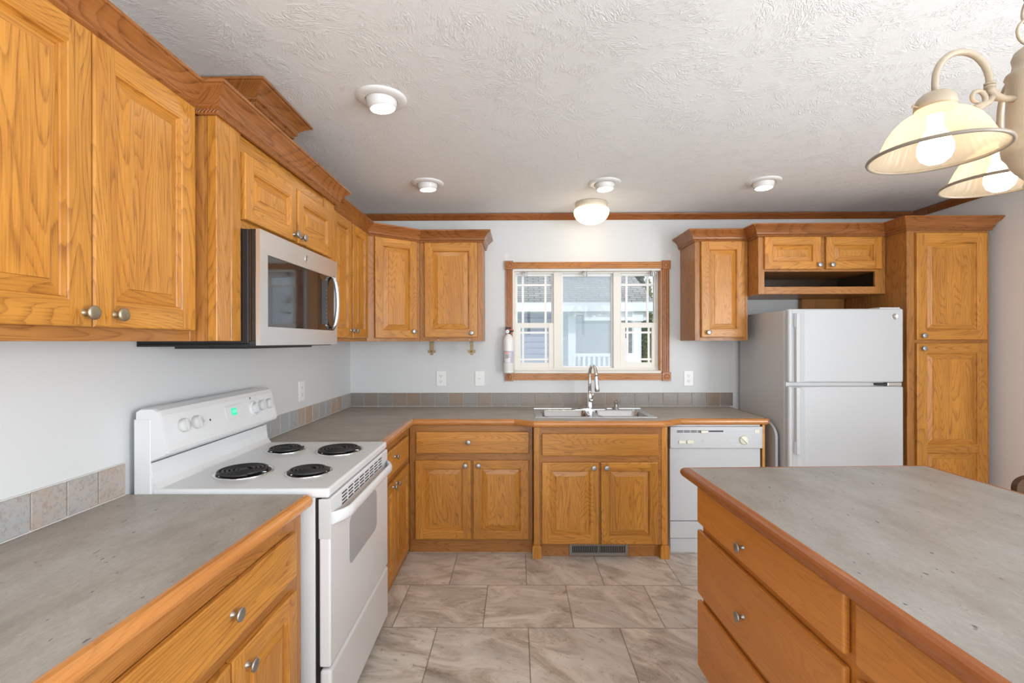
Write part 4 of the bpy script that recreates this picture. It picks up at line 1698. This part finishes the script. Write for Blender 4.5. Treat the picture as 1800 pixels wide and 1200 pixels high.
# deck pieces
for x0, x1, y0, y1 in ((sx0, B1[0], sy0, sy1), (B1[1], B2[0], sy0, sy1), (B2[1], sx1, sy0, sy1), (B1[0], B1[1], sy0, B1[2]), (B1[0], B1[1], B1[3], sy1), (B2[0], B2[1], sy0, B2[2]), (B2[0], B2[1], B2[3], sy1)):
    b.box(x0, x1, y0, y1, 0.8908, zt, 'sink_steel')
b.sweep([(sx0, sy0), (sx1, sy0), (sx1, sy1), (sx0, sy1)], [(0, 0.8908), (0, 0.8965), (0.004, 0.8965), (0.007, 0.8915), (0.007, 0.8908)], 'chrome', closed=True)
b.build('deck', t, world=True)
for B in (B1, B2):
    b = MB()
    ls = [rr_loop(B[0], B[1], B[2], B[3], 0.045, zt + 0.0008), rr_loop(B[0] + 0.006, B[1] - 0.006, B[2] + 0.006, B[3] - 0.006, 0.042, zt - 0.006),
          rr_loop(B[0] + 0.016, B[1] - 0.016, B[2] + 0.016, B[3] - 0.016, 0.04, zt - 0.15), rr_loop(B[0] + 0.04, B[1] - 0.04, B[2] + 0.04, B[3] - 0.04, 0.03, zt - 0.175)]
    loft(b, ls, 'sink_steel')
    cx, cy = (B[0] + B[1]) / 2, (B[2] + B[3]) / 2
    bw = b.build('bowl', t, world=True)
    b = MB()
    b.lathe([(0.04, 0), (0.04, 0.003), (0.03, 0.001), (0, 0.001)], (cx, cy, zt - 0.1745), 'chrome', seg=28)
    o = b.build('drain', None)
    o.parent = bw
    o.location = (-0.53, -3.36, -0.89)

t = thing('faucet', 'tall chrome gooseneck faucet behind the double sink', 'faucet', (0.545, 3.525, 0.8950), 0)
b = MB()
b.prism([(p[0], p[1]) for p in rrect(-0.128, 0.128, -0.026, 0.026, 0.025)], 0.0, 0.008, 'chrome')
b.build('base_plate', t)
b = MB()
b.lathe([(0.030, 0.008), (0.030, 0.02), (0.026, 0.05), (0.022, 0.085), (0.018, 0.11), (0.014, 0.13), (0.0, 0.13)], (0, 0, 0), 'chrome', seg=28)
b.build('faucet_body', t)
b = MB()
pts = [(0, 0, 0.12), (0, 0, 0.20), (0, 0, 0.255)]
for k in range(1, 13):
    a = PI * k / 12
    pts.append((0.022 * (1 - math.cos(a)) / 2, -0.075 * (1 - math.cos(a)), 0.255 + 0.073 * math.sin(a)))
b.tube(pts, 0.0125, 'chrome', seg=16)
b.build('spout', t)
b = MB()
e = Vector(pts[-1])
b.lathe([(0.014, 0), (0.015, 0.02), (0.018, 0.085), (0.018, 0.105), (0.014, 0.110), (0, 0.110)], e, 'chrome', axis=(0.06, -0.05, -1), seg=24)
b.build('spray_head', t)
b = MB()
b.lathe([(0.016, 0), (0.019, 0.012), (0.019, 0.024), (0.012, 0.032), (0, 0.034)], (0.004, -0.018, 0.070), 'chrome', axis=(0.1, -1, 0.1), seg=24)
b.tube([(0.006, -0.045, 0.075), (0.012, -0.060, 0.105), (0.014, -0.066, 0.125)], [0.005, 0.0045, 0.006], 'chrome', seg=10)
b.build('lever', t)
t = thing('soap_dispenser', 'small metal soap dispenser at right of the faucet', 'soap dispenser', (0.742, 3.530, 0.8950), 0)
b = MB()
b.lathe([(0.021, 0), (0.021, 0.004), (0.014, 0.007), (0.013, 0.045), (0.015, 0.048), (0.015, 0.058), (0.008, 0.066), (0, 0.067)], (0, 0, 0), 'pewter', seg=24)
b.build('pump_body', t)
b = MB()
b.tube([(0, 0, 0.060), (0.006, -0.02, 0.064), (0.012, -0.045, 0.056)], [0.007, 0.006, 0.005], 'pewter', seg=10)
b.build('nozzle', t)

# ------------------------------------------------------------------ wall plates


def outlet(loc, rz, lab, blank=False, grp=None):
    t = thing('wall_plate' if blank else 'wall_outlet', lab, 'wall plate' if blank else 'outlet', loc, rz, grp)
    b = MB()
    b.box(-0.037, 0.037, -0.006, 0.0, -0.060, 0.060, 'white_plastic', 0.003, 2)
    b.build('cover_plate', t)
    if blank:
        b = MB()
        b.lathe([(0.006, 0), (0.006, 0.006), (0.003, 0.007), (0.003, 0.012), (0, 0.012)], (0, -0.006, 0), 'white_plastic', axis=(0, -1, 0), seg=14)
        b.build('jack', t)
        return t
    for s in (-1, 1):
        b = MB()
        b.prism(rrect(-0.0165, 0.0165, s * 0.020 - 0.0145, s * 0.020 + 0.0145, 0.010), -0.0078, -0.0055, 'white_plastic', axis='y')
        b.box(-0.0080, -0.0055, -0.0082, -0.0070, s * 0.020 - 0.002, s * 0.020 + 0.008, 'dark')
        b.box(0.0055, 0.0080, -0.0082, -0.0070, s * 0.020 - 0.002, s * 0.020 + 0.006, 'dark')
        b.lathe([(0.0028, 0), (0, 0.0004)], (0, -0.0080, s * 0.020 - 0.0085), 'dark', axis=(0, -1, 0), seg=12)
        b.build('receptacle', t)
    return t


outlet((-0.594, BY, 1.110), 0, 'white duplex outlet on back wall below left oak cabinet')
outlet((-0.290, BY, 1.110), 0, 'white blank wall plate on back wall left of the window', True)
outlet((1.345, BY, 1.110), 0, 'white duplex outlet on back wall near the refrigerator')
outlet((LX, 2.858, 1.102), ROT_L, 'white duplex outlet on the left wall beyond the stove')

# ------------------------------------------------------------------ fire extinguisher
t = thing('fire_extinguisher', 'white fire extinguisher with black valve beside the window', 'fire extinguisher', (-0.062, 3.642, 1.158), 0)
b = MB()
b.lathe([(0, 0), (0.036, 0.0), (0.0395, 0.004), (0.0395, 0.012), (0.0385, 0.014), (0.0395, 0.016), (0.0395, 0.245), (0.036, 0.268), (0.027, 0.286), (0.014, 0.297), (0.010, 0.305), (0, 0.305)], (0, 0, 0), 'white_plastic', seg=36)
b.build('cylinder', t)


def arc_plate(b, a0, a1, z0, z1, r, m, n=12):
    for k in range(n):
        u0, u1 = R(a0 + (a1 - a0) * k / n), R(a0 + (a1 - a0) * (k + 1) / n)
        b.poly([(r * math.cos(u0), r * math.sin(u0), z0), (r * math.cos(u1), r * math.sin(u1), z0), (r * math.cos(u1), r * math.sin(u1), z1), (r * math.cos(u0), r * math.sin(u0), z1)], m, True)


b = MB()
arc_plate(b, 185, 355, 0.078, 0.170, 0.0399, 'label_lilac', 20)
arc_plate(b, 222, 290, 0.082, 0.166, 0.0402, 'label_white')
for z, m_, a0, a1 in ((0.160, 'red_print', 222, 290), (0.150, 'red_print', 230, 285), (0.138, 'dark_print', 230, 284), (0.130, 'dark_print', 232, 276), (0.122, 'dark_print', 230, 286), (0.114, 'dark_print', 232, 270)):
    arc_plate(b, a0, a1, z, z + 0.0042, 0.0405, m_, 8)
b.build('label_sticker', t)
b = MB()
b.cyl((0, 0, 0.300), (0, 0, 0.335), 0.013, 'dark')
b.box(-0.024, 0.020, -0.012, 0.012, 0.325, 0.352, 'dark', 0.004, 2)
b.box(-0.010, 0.040, -0.009, 0.009, 0.316, 0.334, 'dark', 0.004, 2)
b.build('valve', t)
b = MB()
b.prism([(-0.005, 0.338), (0.040, 0.332), (0.038, 0.326), (0.0, 0.330)], -0.013, -0.006, 'red_print', axis='y')
b.build('trigger_lever', t)
b = MB()
b.lathe([(0.015, 0), (0.015, 0.006), (0.013, 0.008), (0, 0.008)], (-0.008, -0.012, 0.318), 'white_plastic', axis=(0, -1, 0), seg=24)
b.box(-0.009, -0.007, -0.0215, -0.0200, 0.314, 0.326, 'dark_print')
b.build('gauge', t)
b = MB()
b.box(-0.02, 0.02, 0.038, 0.052, 0.05, 0.26, 'dark', 0.003)
b.build('wall_bracket', t)

# ------------------------------------------------------------------ ceiling lights


def can_light(x, y, lab, tiltv):
    t = thing('recessed_light', lab, 'ceiling light', (x, y, CZ), 0, 'eyeball ceiling lights')
    b = MB()
    b.lathe([(0.064, -0.001), (0.064, -0.010), (0.070, -0.013), (0.094, -0.010), (0.102, -0.003), (0.102, 0.0)], (0, 0, 0), 'fixture_white', seg=48)
    b.lathe([(0.0655, -0.003), (0.060, -0.003)], (0, 0, 0), 'dark', seg=40)
    b.build('trim_ring', t)
    ax = Vector(tiltv).normalized()
    b = MB()
    b.lathe([(0.062, -0.004), (0.062, 0.014), (0.058, 0.030), (0.053, 0.042), (0.050, 0.044), (0.049, 0.038)], (0, 0, 0), 'fixture_white', axis=ax, seg=40)
    b.build('eyeball', t)
    b = MB()
    b.lathe([(0.0495, 0.038), (0.0495, 0.0415), (0.03, 0.044), (0, 0.045)], (0, 0, 0), 'led', axis=ax, seg=32)
    b.build('lamp_face', t)


can_light(-0.553, 1.935, 'round eyeball ceiling light, nearest and largest, left of centre', (0.12, 0.05, -1))
can_light(-0.560, 2.975, 'round eyeball ceiling light over the left back corner', (0.08, 0.05, -1))
can_light(0.558, 2.985, 'round eyeball ceiling light in front of the dome light', (0.05, -0.05, -1))
can_light(1.551, 2.975, 'round eyeball ceiling light, the rightmost one', (0.0, -0.05, -1))

t = thing('dome_ceiling_light', 'glowing frosted dome ceiling light above the sink window', 'ceiling light', (0.543, 3.420, CZ), 0)
b = MB()
b.lathe([(0, 0), (0.113, 0), (0.116, -0.012), (0.110, -0.034), (0.104, -0.040), (0, -0.040)], (0, 0, 0), 'fixture_cream', seg=48)
b.build('base_ring', t)
b = MB()
b.lathe([(0.104, -0.040), (0.122, -0.048), (0.127, -0.062), (0.124, -0.085), (0.110, -0.112), (0.085, -0.134), (0.05, -0.148), (0, -0.153)], (0, 0, 0), 'dome_glow', seg=96, flute=48, famp=0.006)
b.build('glass_dome', t)
lamp('dome_bulb', 'POINT', (0.543, 3.40, 2.22), (0, 0, 0), 1.3, (1.0, 0.80, 0.54), shadow_soft_size=0.08)

# ------------------------------------------------------------------ chandelier
CHX, CHY = 1.037, 0.962
t = thing('chandelier', 'cream three-arm chandelier with lit ribbed glass shades over island', 'chandelier', (CHX, CHY, 0), 0)
b = MB()
b.lathe([(0, 1.700), (0.006, 1.703), (0.012, 1.712), (0.008, 1.722), (0.014, 1.730), (0.024, 1.742), (0.030, 1.752), (0.034, 1.764), (0.042, 1.776), (0.044, 1.790), (0.041, 1.800), (0.045, 1.806), (0.043, 1.818),
         (0.038, 1.824), (0.036, 1.830), (0.035, 1.930), (0.038, 1.936), (0.036, 1.942), (0.028, 1.948), (0.026, 1.960), (0.028, 1.972), (0.024, 1.984), (0.012, 1.994), (0.004, 1.998), (0, 2.0)], (0, 0, 0), 'lamp_metal', seg=40)
b.build('centre_column', t)
b = MB()
z = 2.022
k = 0
while z < 2.375:
    pts = []
    for j in range(20):
        a = 2 * PI * j / 20
        u, v = 0.015 * math.cos(a) if True else 0, 0.024 * math.sin(a)
        if k == 0:
            u, v = 0.026 * math.cos(a), 0.026 * math.sin(a)
        pts.append((u, 0, z + v) if k % 2 == 0 else (0, u, z + v))
    b.tube(pts, 0.0028, 'lamp_metal', seg=8, closed=True)
    z += 0.044 if k == 0 else 0.038
    k += 1
b.lathe([(0, 2.368), (0.02, 2.372), (0.055, 2.385), (0.06, 2.399), (0, 2.399)], (0, 0, 0), 'lamp_metal', seg=32)
b.build('chain', t)
for ai, angd in enumerate((183, 57, -63)):
    ca, sa = math.cos(R(angd)), math.sin(R(angd))

    def W(r, z):
        return (r * ca, r * sa, z)
    b = MB()
    b.tube([W(0.033, 1.886), W(0.055, 1.886), W(0.072, 1.890), W(0.084, 1.902), W(0.086, 1.92)], [0.0065, 0.0065, 0.008, 0.0075, 0.006], 'lamp_metal', seg=12)
    pts = [W(0.086, 1.905), W(0.086, 1.918)]
    for k in range(1, 16):
        a = PI - PI * k / 16
        pts.append(W(0.143 + 0.057 * math.cos(a), 1.918 + 0.060 * math.sin(a)))
    pts += [W(0.200, 1.918), W(0.200, 1.893)]
    b.tube(pts, 0.0062, 'lamp_metal', seg=12)
    for zz in (1.909, 1.915):
        b.lathe([(0.006, -0.002), (0.0092, -0.002), (0.0092, 0.002), (0.006, 0.002)], W(0.086, zz), 'lamp_metal', seg=20)
    pts, rr = [], []
    pts += [W(0.078, 1.893), W(0.088, 1.878)]
    rr += [0.0065, 0.0065]
    for k in range(0, 22):
        a = R(-70 - 400 * k / 21)
        q = 0.021 - 0.014 * k / 21
        pts.append(W(0.112 + q * math.cos(a) * 1.0, 1.886 + q * math.sin(a)))
        rr.append(0.0055 - 0.0022 * k / 21)
    b.tube(pts, rr, 'lamp_metal', seg=10)
    arm = b.build('arm', t)
    b = MB()
    S = W(0.200, 0)
    b.lathe([(0.0, 1.897), (0.010, 1.897), (0.022, 1.892), (0.030, 1.884), (0.034, 1.874), (0.034, 1.862), (0.031, 1.862)], S, 'lamp_metal', seg=36)
    for dx in (-1, 1):
        b.cyl((S[0] + dx * 0.030, S[1], 1.866), (S[0] + dx * 0.044, S[1], 1.868), 0.0015, 'lamp_metal', seg=8)
        b.lathe([(0.0, -0.002), (0.004, 0), (0.0, 0.003)], (S[0] + dx * 0.044, S[1], 1.868), 'lamp_metal', axis=(dx, 0, 0.1), seg=10)
    b.build('socket_cap', arm)
    b = MB()
    outer = [(0.033, 1.862), (0.033, 1.856), (0.042, 1.852), (0.056, 1.844), (0.068, 1.832), (0.078, 1.816), (0.086, 1.798), (0.092, 1.785), (0.102, 1.777), (0.109, 1.773)]
    b.lathe(outer, S, 'shade_glass', seg=160, flute=40, famp=0.010)
    sh = b.build('glass_shade', arm)
    b = MB()
    pts = [(S[0] + 0.109 * math.cos(2 * PI * k / 64), S[1] + 0.109 * math.sin(2 * PI * k / 64), 1.7725) for k in range(64)]
    b.tube(pts, 0.0036, 'rim_metal', seg=8, closed=True)
    b.build('shade_rim', sh)
    b = MB()
    b.lathe([(0.0, 1.752), (0.014, 1.755), (0.024, 1.763), (0.029, 1.776), (0.0285, 1.790), (0.022, 1.808), (0.014, 1.825), (0.013, 1.850), (0, 1.850)], S, 'bulb_glow', seg=32)
    b.build('bulb', arm)

# ------------------------------------------------------------------ dining chair behind the island
t = thing('dining_chair', 'dark wooden dining chair beyond the island by right wall', 'chair', (2.335, 2.05, 0), R(4))
b = MB()
pts = [(-0.20, 0.60), (-0.17, 0.56), (0.17, 0.56), (0.20, 0.60)]
tb = []
for k in range(41):
    a = PI * k / 40
    tb.append((0.215 * (1 if math.cos(a) > 0 else -1) * abs(math.cos(a)) ** 0.5, 0.762 + 0.066 * abs(math.sin(a)) ** 0.7))
poly = tb + [(-0.205, 0.70), (-0.17, 0.655), (0.17, 0.655), (0.205, 0.70)]
b.prism(poly, -0.012, 0.012, 'walnut_and_slot_shade', axis='y')
b.build('back_panel', t)
b = MB()
b.box(-0.21, 0.21, 0.0, 0.42, 0.44, 0.47, 'walnut_and_slot_shade', 0.010, 3)
b.build('seat', t)
for x, y, top in ((-0.17, 0.01, 0.66), (0.17, 0.01, 0.66), (-0.18, 0.39, 0.44), (0.18, 0.39, 0.44)):
    b = MB()
    b.tube([(x, y, 0.0), (x * 0.97, y, 0.44), (x * 0.96, y * 0.9, top)], [0.013, 0.018, 0.015], 'walnut_and_slot_shade', seg=10)
    b.build('leg', t)

# ------------------------------------------------------------------ outdoors
b = MB()
b.box(-20, 30, BY + 0.15, 45, -0.75, -0.65, 'lawn')
struct('ground', b)
t = thing('neighbouring_house', 'blue-grey sided house with shingle roof and white porch outside', 'house', (0, 9, -0.65), 0)
b = MB()
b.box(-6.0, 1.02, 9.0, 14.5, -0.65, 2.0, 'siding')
b.box(0.98, 2.20, 10.5, 14.5, -0.65, 2.0, 'siding_pale')
b.build('siding_wall', t, world=True)
b = MB()
b.box(0.98, 1.12, 8.96, 9.08, -0.65, 1.93, 'house_white')
b.build('corner_board', t, world=True)
b = MB()
b.poly([(-6.4, 8.55, 2.10), (2.50, 8.55, 2.10), (2.02, 13.0, 4.75), (-6.4, 13.0, 4.75)], 'shingles')
b.poly([(-6.4, 8.55, 2.06), (2.50, 8.55, 2.06), (2.02, 13.0, 4.70), (-6.4, 13.0, 4.70)], 'shingles')
b.poly([(2.50, 8.55, 2.10), (2.50, 8.55, 2.06), (2.02, 13.0, 4.70), (2.02, 13.0, 4.75)], 'house_white')
b.build('roof', t, world=True)
b = MB()
b.box(-6.4, 2.52, 8.50, 8.56, 1.94, 2.10, 'house_white')
b.box(-6.4, 2.50, 8.56, 9.1, 1.93, 1.95, 'house_white')
b.build('fascia', t, world=True)
b = MB()
b.box(1.24, 2.36, 8.62, 8.74, 1.78, 1.93, 'house_white')
b.build('porch_beam', t, world=True)
for x in (2.20,):
    b = MB()
    b.box(x - 0.07, x + 0.07, 8.60, 8.74, -0.65, 1.94, 'house_white', 0.01)
    b.box(x - 0.10, x + 0.10, 8.57, 8.77, 1.76, 1.94, 'house_white', 0.01)
    b.build('porch_column', t, world=True)
b = MB()
b.box(1.30, 2.02, 10.44, 10.49, -0.1, 1.78, 'house_white')
b.build('porch_window_frame', t, world=True)
b = MB()
b.box(1.0, 2.2, 8.64, 8.70, 1.12, 1.18, 'house_white')
b.box(1.0, 2.2, 8.64, 8.70, 0.30, 0.36, 'house_white')
for k in range(13):
    x = 1.03 + k * 0.092
    b.box(x, x + 0.045, 8.65, 8.69, 0.33, 1.15, 'house_white')
b.build('porch_railing', t, world=True)
b = MB()
b.box(1.0, 2.3, 8.6, 10.5, -0.65, 0.22, 'house_white')
b.build('porch_floor', t, world=True)

t = thing('picket_fence', 'white picket fence outside at right of the neighbouring porch', 'fence', (1.80, 7.4, -0.65), 0)
for k in range(5):
    x = -0.36 + k * 0.085
    b = MB()
    b.prism([(x, 0), (x + 0.07, 0), (x + 0.07, 1.78), (x + 0.035, 1.83), (x, 1.78)], 0.0, 0.02, 'house_white', axis='y')
    b.build('picket', t)
b = MB()
b.box(-0.16, -0.08, -0.03, 0.05, 0, 2.10, 'house_white', 0.008)
b.box(-0.175, -0.065, -0.045, 0.065, 2.02, 2.06, 'house_white', 0.008)
b.build('fence_post', t)
b = MB()
b.box(-0.38, 0.24, 0.02, 0.05, 1.5, 1.58, 'house_white')
b.build('rail', t)


def tree(lab, x, y, rx, ry, z0, z1, m, n, grp=None):
    t = thing('tree', lab, 'tree', (x, y, -0.65), 0)
    b = MB()
    for _ in range(n):
        u = random.random()
        zz = z0 + (z1 - z0) * u
        prof = math.sqrt(max(0.02, 1 - (u * 1.0) ** 2.2))
        a = random.random() * 2 * PI
        q = math.sqrt(random.random()) * prof
        c = Vector((rx * q * math.cos(a), ry * q * math.sin(a), zz))
        s = random.uniform(0.035, 0.085)
        d1 = Vector((random.uniform(-1, 1), random.uniform(-1, 1), random.uniform(-1, 1))).normalized()
        d2 = d1.cross(Vector((random.uniform(-1, 1), random.uniform(-1, 1), random.uniform(-1, 1)))).normalized()
        b.poly([c + d1 * s, c + d2 * s * 0.6, c - d1 * s, c - d2 * s * 0.6], m)
    b.build('foliage', t)
    b = MB()
    b.cyl((0, 0, 0), (0, 0, z1 * 0.7), 0.10, 'bark', r2=0.04, seg=10)
    b.build('trunk', t)


tree('tall dark evergreen tree seen through right window sash', 3.36, 13.6, 0.40, 0.5, 0.2, 5.4, 'leaf_dark', 5200)
tree('slim yellow-green tree seen at right edge of the window', 2.62, 9.4, 0.10, 0.12, 0.2, 3.25, 'leaf_yellow', 1500)
tree('dark hedge-like shrub seen behind the white porch column', 2.80, 11.6, 0.52, 0.45, 0.1, 2.8, 'leaf_dark', 4200)
